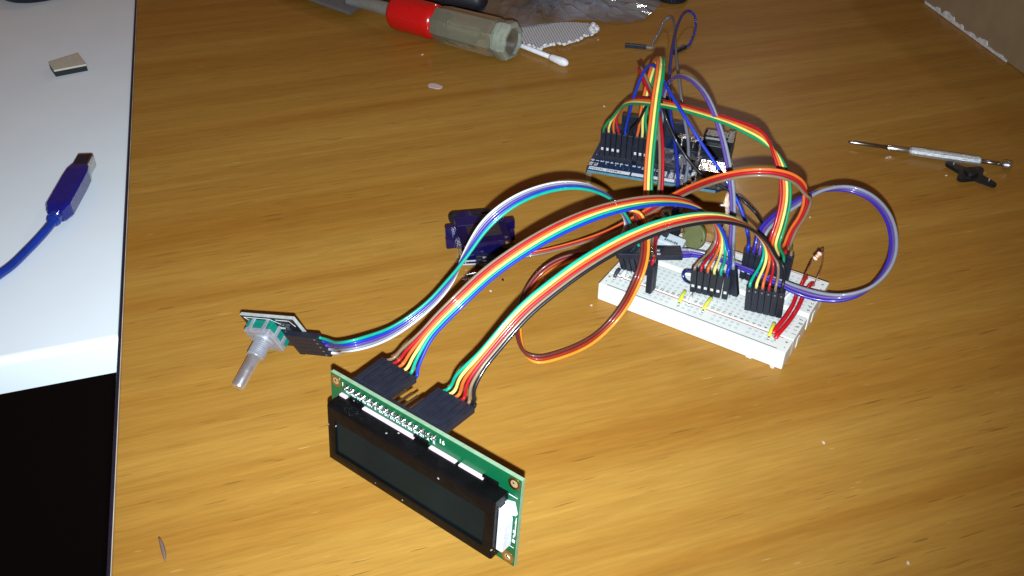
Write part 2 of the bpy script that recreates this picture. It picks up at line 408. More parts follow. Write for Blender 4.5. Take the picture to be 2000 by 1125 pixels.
cable(rA, cA, [at(806, 690, 35.5), at(845, 640, 43), at(900, 585, 51), at(960, 530, 57), at(1040, 475, 63), at(1120, 433, 66), at(1200, 405, 66),
               at(1280, 392, 62), at(1345, 398, 54), at(1390, 425, 44), at(1409, 460, 35), at(1405, 492, 29)], WA, sA, eA, o0=oA, fan=20, rnd=.12)

# ribbon B : display right connector -> right of breadboard
cB = ['teal', 'yellow', 'orange', 'red', 'brown', 'black']
org = LP(40, 33.5, -18)
rB, oB = ribbon_thing('six wire green to black ribbon from right connector of display to near end of breadboard', org * V([1, 1, 0]), group=GRP)
sB = []
for i in range(6):
    b = LP(33.4 + 2.54 * i, 33.5, -4.3); t = b + nrm(ln + V([0, 0, .05]) + lx * (i - 2.5) * 0.01) * 14
    housing(rB, t, b, lx, pin=None, o0=oB, tab=(9.5 if i == 0 else 4.5 if i > 2 else None)); sB.append((t - ln * 1.0, ln))
eB_ = []
rowb = rz(BY) @ nrm([1, .19, 0])
for i in range(6):
    b = BP(60.6, 15.4, 11) + rowb * 2.5 * i; t = along(b, 1465 + 12.6 * i, 558 + 2.3 * i, 14)
    housing(rB, t, b, rowb, dots=True, pin=2.8, o0=oB); eB_.append((t - V([0, 0, 1]), nrm(t - b)))
cable(rB, cB, [at(912, 740, 39), at(960, 681, 47), at(1020, 612, 56), at(1080, 561, 62), at(1150, 511, 67), at(1230, 467, 69), at(1310, 437, 69),
               at(1390, 424, 65), at(1450, 436, 56), at(1492, 470, 44), at(1507, 510, 33)], V([0.42, -0.9, 0.0]), sB, eB_, o0=oB, fan=22, rnd=.12)

# ribbon C : encoder -> left of breadboard (teal..white, turns over on its way)
cC = ['teal', 'blue', 'purple', 'grey', 'white']
rC, oC = ribbon_thing('five wire teal to white ribbon arching from rotary encoder to far end of breadboard', EP(35, -12.7, 0) * V([1, 1, 0]), group=GRP)
ex, ey = ER[:, 0], ER[:, 1]
sC = []
for i in range(5):
    b = EP(21.3, -7.6 - 2.54 * i, 2.0); t = EP(35.3, -7.6 - 2.54 * i, 2.0)
    housing(rC, t, b, ey, pin=None, dots=True, o0=oC); sC.append((t - ex, ex))
eC = []
for i in range(5):
    k = 4 - i
    b = BP(5.7 + 2.54 * k, 12.8 + .45 * k, 11); t = along(b, 1209 + 11.5 * k, 480 + 3.0 * k, 14)
    housing(rC, t, b, bw, tab=None, pin=2.8, o0=oC); eC.append((t - V([0, 0, 1]), nrm(t - b)))
w1_, w2_ = -ey, V([-0.43, .9, 0])
cable(rC, cC, [at(685, 676, 24), at(760, 652, 22), at(830, 603, 28), at(876, 553, 36), at(908, 500, 46), at(950, 437, 57), at(1010, 390, 64), at(1080, 365, 65),
               at(1140, 364, 62), at(1188, 383, 54), at(1215, 412, 45), at(1228, 440, 36)],
      [w1_, .9 * w1_ + .1 * w2_, .75 * w1_ + .25 * w2_ + V([.1, -.0, 0]), .55 * w1_ + .3 * w2_ + V([.25, .1, 0]), .3 * w1_ + .7 * w2_ + V([.1, .2, .1]), w2_, w2_, w2_, w2_, w2_, w2_, w2_], sC, eC, o0=oC, rnd=.1, fan=14)

# microcontroller side housings helper
uw = rz(UY) @ V([1, 0, 0])
def uhousing(root, u, o0, tab=None, lean=(0, 0), v=13.4):
    b = UPt(u, v, 2.0); t = UPt(u + lean[0], v + lean[1], 16.0)
    housing(root, t, b, uw, tab=tab, pin=2.0, o0=o0); return (t - V([0, 0, 1]), nrm(t - b))

# ribbon E : board digital pins -> back of breadboard (green yellow orange red)
cE = ['green', 'yellow', 'orange', 'red']
rE, oE = ribbon_thing('four wire red orange yellow green ribbon curving down from blue board to breadboard', UPt(8, 13, -7.7) * V([1, 1, 0]), group=GRP)
sE = [uhousing(rE, 5.2 + 2.75 * i, oE, tab=4.5) for i in range(4)]
sE = [(UPt(5.2 + 2.75 * i, 13.4, 15), nrm([-.15 - .0 * i, -.25, 1])) for i in range(4)]
eE = []
def backrow(i, v=34.2): return BP(50.9 + 2.56 * i, v, 11), BP(50.9 + 2.56 * i, v, 25)
for i in range(4):
    b, t = backrow(6 - i); housing(rE, t, b, bw, tab=4.4, pin=2.8, o0=oE); eE.append((t - V([0, 0, 1]), V([0, 0, 1])))
cable(rE, cE, [at(1200, 229, 33), at(1226, 200, 44), at(1270, 199, 53), at(1320, 207, 60), at(1380, 224, 64), at(1440, 244, 66), at(1488, 268, 66), at(1516, 302, 63), at(1532, 345, 57),
               at(1534, 390, 50), at(1524, 437, 42), at(1512, 475, 35)],
      [V([.75, .5, .3]), V([.6, .7, .3]), V([.3, .9, .2]), V([.45, .87, .15]), V([.5, .8, .1]), V([.4, .8, .3]), V([.1, .1, 1]), V([-.8, -.4, .5]), V([-1, -.2, 0]), V([-1, .0, 0]), V([-1, .2, 0]), V([-.9, .4, 0])], sE, eE, o0=oE, rnd=.1, fan=12)

# ribbon F : tall narrow loop orange yellow green
cF = ['orange', 'yellow', 'green']
rF, oF = ribbon_thing('three wire orange yellow green ribbon in a tall narrow upright loop over blue board', UPt(24, 13, -7.7) * V([1, 1, 0]), group=GRP)
sF = [uhousing(rF, 22.4 + 2.6 * i, oF, tab=4.5) for i in range(3)]
eF = []
for i in range(3):
    b = BP(8.2 + 2.54 * i, 36, 11); t = BP(8.2 + 2.54 * i, 36, 25); housing(rF, t, b, bw, pin=2.8, o0=oF); eF.append((t - V([0, 0, 1]), V([0, 0, 1])))
def aty(px, py, Y):
    d = FW * F_PX + RT * (px - 1000) - UP * (py - 562.5); return CAMP + d * (Y / d[1])
cable(rF, cF, [aty(1256, 225, 412), aty(1268, 165, 414), aty(1280, 126, 410), aty(1290, 112, 397), aty(1290, 138, 380), aty(1282, 190, 368), aty(1275, 250, 358), aty(1269, 310, 349), aty(1266, 370, 341), aty(1269, 420, 335)],
      [V([1, 0, 0]), V([1, .1, 0]), V([1, .1, 0]), V([1, 0, 0]), V([.95, -.0, 0]), V([1, 0, 0]), V([1, 0, 0]), V([1, 0, 0]), V([1, 0, 0]), V([1, 0, 0])], sF, eF, o0=oF, r=.72, pitch=1.45, fan=10)

# pair brown + red beside it
rP, oP = ribbon_thing('brown and red wire pair folded over beside the tall upright loop', UPt(30, 40, -7.7) * V([1, 1, 0]), name='jumper_wire_pair', cat='jumper wires')
sP = []
for i in range(2):
    b = UPt(29.5 + 2.54 * i, 49.5, 8.5); t = UPt(29.5 + 2.54 * i, 49.5, 22.5); housing(rP, t, b, uw, pin=3, o0=oP); sP.append((t - V([0, 0, 1]), V([0, 0, 1])))
eP = []
for i in range(2):
    b = BP(21.6, 4.42 + 2.54 * i, 10); t = BP(21.2, 4.9 + 2.7 * i, 24); housing(rP, t, b, bv, pin=2.4, o0=oP); eP.append((t - V([0, 0, 1]), nrm(t - b)))
cable(rP, ['red', 'brown'], [aty(1280, 235, 446), aty(1268, 185, 440), aty(1254, 145, 428), aty(1249, 132, 416), aty(1256, 146, 406), aty(1270, 178, 396), aty(1284, 215, 375), aty(1290, 260, 362), aty(1292, 310, 352), aty(1290, 370, 343), aty(1282, 430, 333), aty(1277, 480, 322)],
      [V([1, 0, 0])] * 2 + [V([.8, 0, .6])] * 2 + [V([.6, .2, .7]), V([.4, .4, .6]), V([-.3, .5, .6]), V([-.8, .3, .3])] + [V([-1, 0, 0])] * 4, sP, eP, o0=oP, r=.7, pitch=1.4, fan=10)

# single blue wire G
rG, oG = ribbon_thing('single blue wire rising from blue board and slanting down to breadboard', UPt(16, 13, -7.7) * V([1, 1, 0]), name='jumper_wire', cat='jumper wire')
sG = [uhousing(rG, 16.3, oG)]
b, t = backrow(0); housing(rG, t, b, bw, tab=4.4, pin=2.8, o0=oG); eG = [(t - V([0, 0, 1]), V([0, 0, 1]))]
cable(rG, ['blue'], [aty(1232, 210, 408), aty(1243, 175, 405), aty(1256, 143, 402), aty(1270, 127, 396), aty(1284, 135, 388), aty(1300, 165, 374), aty(1322, 203, 360), aty(1345, 240, 352), aty(1368, 277, 346), aty(1392, 312, 340), aty(1418, 352, 334), aty(1440, 392, 329), aty(1453, 425, 325), aty(1461, 460, 322)],
      V([1, 0, 0]), sG, eG, o0=oG, r=.75)

# black wire K
rK, oK = ribbon_thing('single black wire from blue board passing behind the crossing ribbons', UPt(20, 13, -7.7) * V([1, 1, 0]), name='jumper_wire', cat='jumper wire')
sK = [uhousing(rK, 19.3, oK)]
b = BP(57, 41.3, 10.5); t = BP(57, 41.3, 24.5); housing(rK, t, b, bw, pin=2.4, o0=oK); eK = [(t - V([0, 0, 1]), V([0, 0, 1]))]
cable(rK, ['black'], [aty(1246, 240, 410), aty(1262, 207, 407), aty(1278, 188, 398), aty(1290, 190, 386), aty(1299, 225, 376), aty(1318, 270, 372), aty(1343, 310, 366), aty(1375, 345, 362), aty(1420, 370, 356), aty(1455, 395, 349), aty(1485, 428, 343)],
      V([1, 0, 0]), sK, eK, o0=oK, r=.75)

# purple + grey pair L
rL, oL = ribbon_thing('purple and grey wire pair arching over blue board', UPt(30, 13, -7.7) * V([1, 1, 0]), name='jumper_wire_pair', cat='jumper wires')
sL = [uhousing(rL, 30.2 + 2.6 * i, oL) for i in range(2)]
eL = []
for i in range(2):
    b = BP(50.6 + 2.54 * i, 21.2, 11); t = along(b, 1427 + 6 * i, 521 + 3 * i, 14); housing(rL, t, b, bw, pin=2.8, o0=oL); eL.append((t - V([0, 0, 1]), nrm(t - b)))
cable(rL, ['purple', 'grey'], [aty(1291, 235, 412), aty(1294, 195, 408), aty(1305, 162, 400), aty(1328, 148, 388), aty(1356, 160, 374), aty(1382, 192, 360), aty(1402, 240, 350), aty(1415, 285, 342), aty(1425, 335, 334), aty(1431, 390, 326), aty(1431, 440, 318), aty(1429, 480, 311)],
      [V([1, .2, .2])] * 2 + [V([.8, .6, .2])] * 2 + [V([.7, .7, 0])] * 3 + [V([.9, .3, 0])] * 5, sL, eL, o0=oL, r=.74, pitch=1.45)

# blue + grey pair J with the two loose connectors on the desk
rJ, oJ = ribbon_thing('blue and grey wires with two loose black connectors on desk behind blue board', at(1262, 92, 0), name='jumper_wire_pair', cat='jumper wires')
gj0, gj1 = at(1262, 92, 1.4), at(1230, 89, 1.4)
housing(rJ, gj0, gj0 + nrm(gj1 - gj0) * 14, [0, 1, 0], pin=None, o0=oJ)
bj0, bj1 = at(1339, 91, 1.4), at(1302, 108, 1.4)
housing(rJ, bj0, bj0 + nrm(bj1 - bj0) * 14, [0, 1, 0], pin=None, o0=oJ)
eJ = []
for i in range(2):
    b = BP(10.6 + 2.54 * i, 50.1, 10); t = along(b, 1319 + 10 * i, 410 + 2 * i, 14); housing(rJ, t, b, bw, pin=2.4, o0=oJ); eJ.append((t - V([0, 0, 1]), nrm(t - b)))
cable(rJ, ['grey'], [at(1275, 83, 2), at(1287, 65, 3), at(1295, 45, 4), at(1305, 34, 6), at(1314, 36, 9), at(1318, 55, 16), at(1319, 80, 26), aty(1321, 115, 480), aty(1326, 155, 445), aty(1331, 195, 420), aty(1337, 235, 402), aty(1344, 275, 388), aty(1344, 320, 371), aty(1336, 365, 356), aty(1329, 395, 346)],
      V([1, 0, 0]), [(gj0, nrm(gj0 - gj1))], [eJ[1]], o0=oJ, r=.8)
cable(rJ, ['blue'], [at(1349, 82, 2), at(1358, 58, 3), at(1358, 34, 5), at(1347, 22, 8), at(1334, 28, 12), at(1322, 55, 19), at(1314, 90, 30), aty(1309, 130, 470), aty(1307, 170, 440), aty(1309, 215, 416), aty(1315, 260, 396), aty(1322, 310, 378), aty(1324, 360, 360), aty(1321, 395, 348)],
      V([1, 0, 0]), [(bj0, nrm(bj0 - bj1))], [eJ[0]], o0=oJ, r=.8)

# ribbon D : loose male connector beside the servo -> back rail
cD = ['orange', 'red', 'brown']
dc = at(990, 506, 4.0); dd = nrm(at(930, 509, 4.0) - dc)
rD, oD = ribbon_thing('three wire orange red brown ribbon from servo plug looping to breadboard end', dc * V([1, 1, 0]), group=GRP)
sD = []
for i in range(3):
    t = dc + V([0, 2.54 - 2.54 * i, 0]) ; b = t + dd * 14
    h = housing(rD, t, b, [0, 1, 0], pin=6.5, tab=None, o0=oD, pinmat=mat('bright_pin', (0.6, 0.62, 0.68), rough=0.35, metal=.6))
    if i: 
        c = (t + b) / 2 - oD + V([-3, 0, 1.25])
        MB().obox(c - dd * .8, c + dd * .8, [0, 1, 0], 1.2, .25).link('contact_tab', mat('contact_tin', (0.85, 0.86, 0.88), rough=0.35, metal=0.6), h)
    sD.append((t + dd, -dd))
eD = []
for i in range(3):
    b = BP(62.0 + 2.54 * i, 41.3, 10.5); t = BP(62.0 + 2.54 * i, 41.3, 24.5); housing(rD, t, b, bw, pin=2.4, o0=oD); eD.append((t - V([0, 0, 1]), V([0, 0, 1])))
cable(rD, cD, [at(1010, 501, 5), at(1060, 492, 7), at(1120, 477, 12), at(1180, 457, 19), at(1240, 428, 28), at(1295, 396, 41), at(1350, 368, 54), at(1410, 347, 66), at(1470, 337, 72), at(1525, 340, 72), at(1562, 357, 67), at(1577, 388, 58), at(1568, 420, 49), at(1549, 450, 40), at(1537, 480, 32)],
      [V([0, -1, 0])] * 4 + [V([.4, -1, -.1])] * 2 + [V([.3, -1, -.4]), V([.1, -1, -.5]), V([0, -1, -.6]), V([-.3, -.7, -.7]), V([-.4, -.3, -.8]), V([.6, 0, -.6]), V([1, .1, -.2]), V([1, 0, 0]), V([1, 0, 0])], sD, eD, o0=oD, fan=12)

# ribbon H : grey purple blue, big flat loop on the right
cH = ['grey', 'purple', 'violet']
hc = at(1331, 494, 17.5); hd = nrm(at(1270, 494, 17.5) - hc); hy = nrm([hd[1], -hd[0], 0]) * -1
if hy[1] < 0: hy = -hy
rH, oH = ribbon_thing('three wire blue purple grey ribbon making a big open loop on the right', hc * V([1, 1, 0]), group=GRP)
sH = []
for i in range(3):
    t = hc + hy * (2.54 - 2.54 * i); b = t + hd * 14.5
    h = housing(rH, t, b, hy, pin=None, o0=oH)
    if i: MB().obox((t + b) / 2 - oH + hd * 2.2 + V([0, 0, 1.25]), (t + b) / 2 - oH + hd * 3.8 + V([0, 0, 1.25]), hy, 1.1, .25).link('contact_tab', mat('contact_tin', (0.85, 0.86, 0.88), rough=0.35, metal=0.6), h)
    sH.append((t + hd, -hd))
eH = []
for i in range(3):
    b, t = backrow(2 if i == 1 else 1 if i == 2 else 2, 38.5 if i == 0 else 34.2); housing(rH, t, b, bw, tab=4.4, pin=2.8, o0=oH); eH.append((t - V([0, 0, 1]), V([0, 0, 1])))
cable(rH, cH, [at(1350, 494, 17.5), at(1400, 503, 17), at(1450, 521, 17), at(1500, 541, 17), at(1550, 564, 16), at(1600, 579, 16), at(1650, 581, 18), at(1700, 562, 22), at(1735, 522, 28), at(1746, 475, 34), at(1735, 425, 39), at(1702, 386, 42), at(1655, 368, 43), at(1602, 373, 42), at(1555, 397, 39), at(1515, 425, 36), at(1490, 452, 33)],
      [V([.1, -1, 0])] * 3 + [V([-.1, -1, -.2]), V([-.2, -.9, -.4]), V([0, -.3, -.8]), V([0, .1, -.9]), V([-.25, .4, -.8]), V([-.4, .5, -.7]), V([-.4, .6, -.65]), V([-.35, .6, -.7]), V([-.15, .5, -.85]), V([-.1, .45, -.85]), V([-.1, .6, -.5]), V([-.6, .8, 0]), V([-.9, .4, 0]), V([-1, 0, 0])], sH, eH, o0=oH, r=.75, pitch=1.45, fan=12)

# ================================================================== CHARACTER DISPLAY
lcd = thing('display_module', 'black framed two line character display on green circuit board standing on its edge', 'display module', M=frame(LR, LO))
green = mat('green_solder_mask', (0.002, 0.085, 0.030), rough=0.3, spec=0.4, coat=0.15, vary=0.08)
MB().box(0, 80, 0, 36, -1.6, 0, 0.12).link('circuit_board', green, lcd)
pale = mat('board_edge_fibre', (0.20, 0.31, 0.19), rough=0.7, vary=0.15, bump=0.3)
MB().box(-0.06, 80.06, 35.9, 36.08, -1.5, -0.1).box(79.95, 80.08, 0, 36, -1.5, -0.1).link('cut_edge', pale, lcd)
blackm = mat('black_bezel_paint', (0.003, 0.0025, 0.003), rough=0.26, spec=0.13, coat=0.0, vary=0.3, nscale=150, bump=0.35, bscale=500, dust=330)
# bezel: a folded metal frame with window
bz = MB()
X0, X1, Y0, Y1, Z1 = 5.0, 75.6, 5.6, 29.2, 7.1
wx0, wx1, wy0, wy1 = 8.4, 72.4, 9.7, 23.9
b = bmesh.new()
def ring(x0, x1, y0, y1, z): return [b.verts.new((x, y, z)) for x, y in ((x0, y0), (x1, y0), (x1, y1), (x0, y1))]
rings = [ring(X0, X1, Y0, Y1, 0.05), ring(X0, X1, Y0, Y1, Z1 - 0.9), ring(X0 + .35, X1 - .35, Y0 + .35, Y1 - 0.5, Z1 - .2), ring(X0 + 1, X1 - 1, Y0 + 1, Y1 - 1.5, Z1),
         ring(wx0, wx1, wy0, wy1, Z1), ring(wx0 + .25, wx1 - .25, wy0 + .25, wy1 - .25, Z1 - 0.25), ring(wx0 + .4, wx1 - .4, wy0 + .4, wy1 - .4, Z1 - 1.5)]
for q in range(len(rings) - 1):
    for k in range(4): b.faces.new((rings[q][k], rings[q][(k + 1) % 4], rings[q + 1][(k + 1) % 4], rings[q + 1][k]))
bz._merge(b)
for x in (12.5, 41.0, 69.0): bz.box(x - 3, x + 3, Y1 - .1, Y1 + 1.5, 0.02, 0.9, 0.2)
bz.link('bezel', blackm, lcd, auto=25)
gl = mat('dark_display_glass', (0.003, 0.009, 0.011), rough=0.14, spec=0.10, coat=0.0, vary=0.2, nscale=60)
MB().box(wx0 - .5, wx1 + .5, wy0 - .5, wy1 + .5, Z1 - 1.6, Z1 - 0.8).link('display_glass', gl, lcd)
# pale light guide that shows along the top of the bezel
lg = mat('pink_white_light_guide', (0.60, 0.45, 0.50), rough=0.45)
for x0, x1 in ((16, 38.6), (45.1, 55.8), (57.2, 66.8)):
    MB().box(x0, x1, Y1 + .05, Y1 + .65, 0.02, 1.5, 0.1).link('light_guide', lg, lcd)
MB().box(1.2 + 4, 8.2, Y1 + .05, Y1 + .9, 0.02, 1.3, 0.1).link('light_guide', lg, lcd)
wb = mat('white_backlight_plastic', (0.60, 0.65, 0.68), rough=0.5)
MB().prism([(75.7, 8.6), (78.2, 8.6), (78.2, 19.6), (76.9, 23.5), (75.7, 25.5)], 0.02, 4.6, bev=0.2).link('backlight_block', wb, lcd)
MB().box(76.1, 79.3, 22.0, 26.6, 0.02, 1.3, 0.2, X=Matrix.Translation((77.7, 24, 0)) @ Matrix.Rotation(R_(18), 4, 'Z') @ Matrix.Translation((-77.7, -24, 0))).link('backlight_tab', wb, lcd)
sil = MB()
sil.text('1', 5.7, 33.6, .02, 2.2, 0, bold=.03); sil.text('16', 49.2, 33.3, .02, 2.4, 0, bold=.04)
for i, s in enumerate(['VSS', 'VDD', 'V0', 'RS', 'RW', 'E', 'D0', 'D1', 'D2', 'D3', 'D4', 'D5', 'D6', 'D7', 'A', 'K']):
    sil.text(s, 8 + 2.54 * i, 31.3, .02, 1.55 if len(s) < 3 else 1.25, 0, bold=.03)
for x0, y0, x1, y1 in ((75.9, 28.4, 78.9, 28.4), (79.3, 13, 79.3, 20.5), (76.4, 7.8, 79.2, 7.8)):
    sil.box(min(x0, x1) - .12, max(x0, x1) + .12, min(y0, y1) - .12, max(y0, y1) + .12, 0, .03)
for k in range(5): sil.box(78.4 + random.random(), 79.0 + random.random() * .6, 10 + k * 2, 11.2 + k * 2, 0, .04)
sil.link('silkscreen', M_silk(), lcd)
for i in range(16):
    m = MB(); x = 8 + 2.54 * i
    m.lathe([(0, 1.1), (.3, 1.0), (.8, .62), (1.3, .4), (1.7, .32)], (x, 33.5, 0.01), (random.uniform(-.1, .1), random.uniform(-.1, .1), 1), 10)
    m.link('solder_joint', M_solder(), lcd, smooth=True)
    MB().obox((x, 33.5, -1.6), (x, 33.5, -12.2), (1, 0, 0), .64, .64, .08).link('pin', mat('tarnished_pin', (.20, .13, .07), rough=.4, metal=.9), lcd)
MB().box(6.7, 8 + 38.1 + 1.3, 32.2, 34.8, -4.15, -1.62, .1).link('pin_header', M_black(), lcd)
for x, y in ((2.5, 33.4), (77.4, 33.4), (77.4, 2.6), (2.5, 2.6)):
    m = MB()
    for k in range(1): m.lathe([(0, 2.3), (.04, 2.3), (.05, 1.35), (-.8, 1.3)], (x, y, 0.0), (0, 0, 1), 28)
    m.link('mounting_ring', M_gold(), lcd, smooth=False)
    MB().lathe([(0, 1.3), (.02, 1.3)], (x, y, 0.03), (0, 0, 1), 20).link('mounting_hole', mat('hole_inside', (0.30, 0.2, 0.09), rough=.7), lcd)
    MB().ball((x - .1, y + .1, .1), .62, (1, .8, .35), 1, .35).link('solder_blob', M_solder(), lcd)

# ================================================================== ROTARY ENCODER
enc = thing('rotary_encoder', 'metal shafted rotary encoder on small black board leaning on its shaft', 'rotary encoder', M=frame(ER, EO))
MB().box(0, 26, -19, 0, -1.6, 0, 0.1).link('circuit_board', mat('black_solder_mask', (0.012, 0.012, 0.016), rough=0.3, coat=.3), enc)
MB().box(0, 26, -.02, .09, -1.5, -.1).box(25.95, 26.09, -19, 0, -1.5, -.1).link('cut_edge', mat('grey_board_edge', (0.33, 0.36, 0.33), rough=.6, vary=.2), enc)
cx, cy = 9.8, -8.3
MB().box(cx - 6, cx + 6, cy - 6.6, cy + 6.6, 0.02, 3.4, .3).link('encoder_base', mat('green_phenolic', (0.0, 0.16, 0.11), rough=.45), enc)
br = mat('brushed_zinc', (0.42, 0.43, 0.47), rough=0.42, metal=.55, vary=.2, bump=.3, bscale=700)
m = MB().box(cx - 6.1, cx + 6.1, cy - 6.2, cy + 6.2, 3.4, 5.6, .4)
for sx in (-3.4, 3.2):
    m.box(cx + sx - .8, cx + sx + .8, cy + 6.25, cy + 6.9, -.1, 5.3, .15); m.box(cx + sx - .8, cx + sx + .8, cy - 6.9, cy - 6.25, -.1, 5.3, .15)
m.box(cx + 6.15, cx + 6.7, cy - 3.6, cy - 1.9, -.1, 5.1, .15).box(cx + 6.15, cx + 6.7, cy + 1.5, cy + 3.2, -.1, 5.1, .15)
m.link('metal_cover', br, enc)
pf = [(0, 4.3), (.8, 4.2), (.9, 3.5)]
h = .9
while h < 7.0: pf += [(h, 3.45), (h + .15, 3.45), (h + .4, 2.85), (h + .65, 3.45)]; h += .8
pf += [(7.3, 3.1)]
MB().lathe(pf, (cx, cy, 5.6), (0, 0, 1), 28).link('threaded_bushing', br, enc, auto=30)
m = MB().lathe([(0, 2.55), (13.6, 2.55), (14.2, 2.3), (14.4, 1.9), (14.45, .1)], (cx, cy, 12.9), (0, 0, 1), 32)
m.link('shaft', mat('polished_shaft', (0.78, 0.78, 0.82), rough=0.24, metal=.9, bump=.1), enc, auto=40)
sil = MB()
for a, b in (((1.5, -1.0), (14, -1.0)), ((14, -1.0), (19, -4.5)), ((17, -1.2), (23.5, -1.2)), ((23.5, -1.2), (24.6, -4.6)), ((1.5, -1.0), (3.1, -3.2))):
    sil.obox((*a, .02), (*b, .02), (0, 0, 1), .05, .3)
for s, x, y in (('SW', 17.4, -6.5), ('+', 17.4, -9.2), ('GND', 18, -12), ('DT', 17.4, -14), ('CLK', 17.8, -16.5)): sil.text(s, x, y, .03, 1.8, 0, bold=.03)
sil.link('silkscreen', M_silk(), enc)
for x, y in ((19.5, -3.2), (21.8, -3.4), (20.4, -5)): MB().box(x - .8, x + .8, y - .4, y + .4, 0.02, .55, .08).link('surface_resistor', mat('grey_chip', (.06, .06, .065), rough=.4), enc)
MB().box(19.9, 22.4, -19.2, -6.2, 0.8, 3.3, .1).link('pin_header', M_black(), enc)
for x, y in ((2.2, -16.8), (23.8, -2.2)):
    MB().lathe([(0, 1.5), (.03, 1.5)], (x, y, 0.0), (0, 0, 1), 18).link('mounting_hole', mat('hole_dark', (0.004, .004, .004), rough=.7), enc)

# ================================================================== BREADBOARD
bbm = thing('breadboard', 'white half size solderless breadboard with jumpers and connectors plugged in', 'breadboard', M=frame(rz(BY), BO))
mb = MB()
bbmat = breadboard_mat()
mb.box(0, 82.5, 0, 9.55, 0, 8.5, .45).box(0, 82.5, 9.6, 25.75, 0, 8.5, .3).box(0, 82.5, 28.75, 44.9, 0, 8.5, .3).box(0, 82.5, 44.95, 54.5, 0, 8.5, .45)
mb.box(.4, 82.1, 25.7, 28.8, .2, 6.2)
for x in (13, 69): mb.box(x - 1.2, x + 1.2, -.6, .2, 0.1, 1.2, .15)
for y in (17, 36): mb.box(82.3, 82.8, y - 1.3, y + 1.3, 0.1, 5.0, .15)
mb.link('body', bbmat, bbm)
pr_b = MB()
for i in range(30):
    n = i + 1
    if n in (1, 2, 3): continue
    x = 82.5 - (4.42 + i * 2.54)
    pr_b.text(str(n), x, 11.0, 8.53, 1.9, math.pi / 2, bold=.02); pr_b.text(str(n), x, 43.4, 8.53, 1.9, math.pi / 2, bold=.02)
for j, s in enumerate('jihgf'):
    pr_b.text(s, 80.9, 13.28 + 2.54 * j, 8.53, 2.4, math.pi / 2, bold=.02); pr_b.text(s, 1.7, 13.28 + 2.54 * j, 8.53, 2.4, math.pi / 2, bold=.02)
for j, s in enumerate('edcba'):
    pr_b.text(s, 80.9, 31.06 + 2.54 * j, 8.53, 2.4, math.pi / 2, bold=.02); pr_b.text(s, 1.7, 31.06 + 2.54 * j, 8.53, 2.4, math.pi / 2, bold=.02)
for x in (1.8, 80.7):
    for y, s in ((3.4, '-'), (6.9, '+'), (47.6, '-'), (51.3, '+')): pr_b.text(s, x, y, 8.53, 2.6, math.pi / 2, bold=.02)
pr_b.link('printed_characters', mat('black_ink', (0.03, 0.03, 0.035), rough=.7), bbm)
for y in (1.35, 46.0):
    MB().box(3.6, 78.6, y - .17, y + .17, 8.48, 8.53).link('negative_rail_line', mat('dark_ink', (0.02, 0.025, 0.05), rough=.6), bbm)
for y in (8.7, 53.3):
    MB().box(3.6, 78.6, y - .17, y + .17, 8.48, 8.53).link('positive_rail_line', mat('red_ink', (0.42, 0.02, 0.02), rough=.6), bbm)

def jumper(label, p, q, colour, r=.75, h=1.6, group=None, bare=1.6, name='wire_link'):
    """short solid wire link: insulated span with bare metal legs"""
    p, q = V(p), V(q); o0 = p * V([1, 1, 0]); t = thing(name, label, 'wire link', loc=o0, group=group)
    L = np.linalg.norm(q - p); d = (q - p) / L
    pts = [p + V([0, 0, .3]), p + d * .5 + V([0, 0, h * .7]), p + d * bare + V([0, 0, h])]
    ptq = [q - d * bare + V([0, 0, h]), q - d * .5 + V([0, 0, h * .7]), q + V([0, 0, .3])]
    ins = [pts[-1] - d * .5] + [pts[-1] * (1 - s) + ptq[0] * s + V([0, 0, math.sin(s * math.pi) * .5]) for s in np.linspace(.05, .95, 7)] + [ptq[0] + d * .5]
    MB().tube(np.array(ins) - o0, r, 10).link('insulation', colour, t, smooth=True)
    MB().tube(catmull(pts + [pts[-1] + d]) - o0, .3, 6).link('bare_end', M_metal(), t, smooth=True)
    MB().tube(catmull([ptq[0] - d] + ptq) - o0, .3, 6).link('bare_end', M_metal(), t, smooth=True)
    return t
yel = mat('yellow_link', (0.72, 0.72, 0.05), rough=.35, coat=.3); whi = mat('white_link', (0.8, .83, .86), rough=.35, coat=.3)
G2 = 'short wire links across the breadboard edge'
jumper('short yellow wire link just left of the white one near middle of breadboard edge', BP(33.9, 14.2, 8.5), BP(35.2, 4.2, 8.5), yel, group=G2)
jumper('short yellow wire link under the six wire brown to blue connectors', BP(45.0, 16.0, 8.5), BP(45.4, 5.2, 8.5), yel, group=G2)
jumper('short yellow wire link beside the two long red wires at near corner', BP(72.6, 14.4, 8.5), BP(74.0, 3.8, 8.5), yel, group=G2)
jumper('short white wire link between the two yellow ones at middle of breadboard', BP(37.4, 13.0, 8.5), BP(38.9, 6.0, 8.5), whi, r=.6, group=G2)
jumper('short white wire link at far corner of breadboard', BP(6.4, 13.6, 8.5), BP(7.4, 6.8, 8.5), whi, r=.85, group=G2)
jumper('short dark grey wire link at far corner of breadboard beside the white one', BP(3.5, 12.8, 8.5), BP(4.6, 5.2, 8.5), mat('dark_grey_link', (0.05, .055, .065), rough=.35), r=.85, group=G2)
jumper('white wire link lying half under the green to black connectors', BP(72.4, 40.0, 8.5), BP(70.6, 29.5, 8.5), whi, r=.7, group=G2)
redm = mat('red_link', (0.50, 0.006, 0.012), rough=.35, coat=.3)
def longlink(label, pts):
    o0 = V(pts[0]) * V([1, 1, 0]); t = thing('long_red_wire', label, 'wire link', loc=o0, group='long red wires across breadboard end')
    C = catmull(pts); MB().tube(C[4:-5] - o0, .92, 10).link('insulation', redm, t, smooth=True)
    MB().tube(C[:6] - o0, .32, 6).link('bare_end', M_metal(), t, smooth=True); MB().tube(C[-7:] - o0, .32, 6).link('bare_end', M_metal(), t, smooth=True)
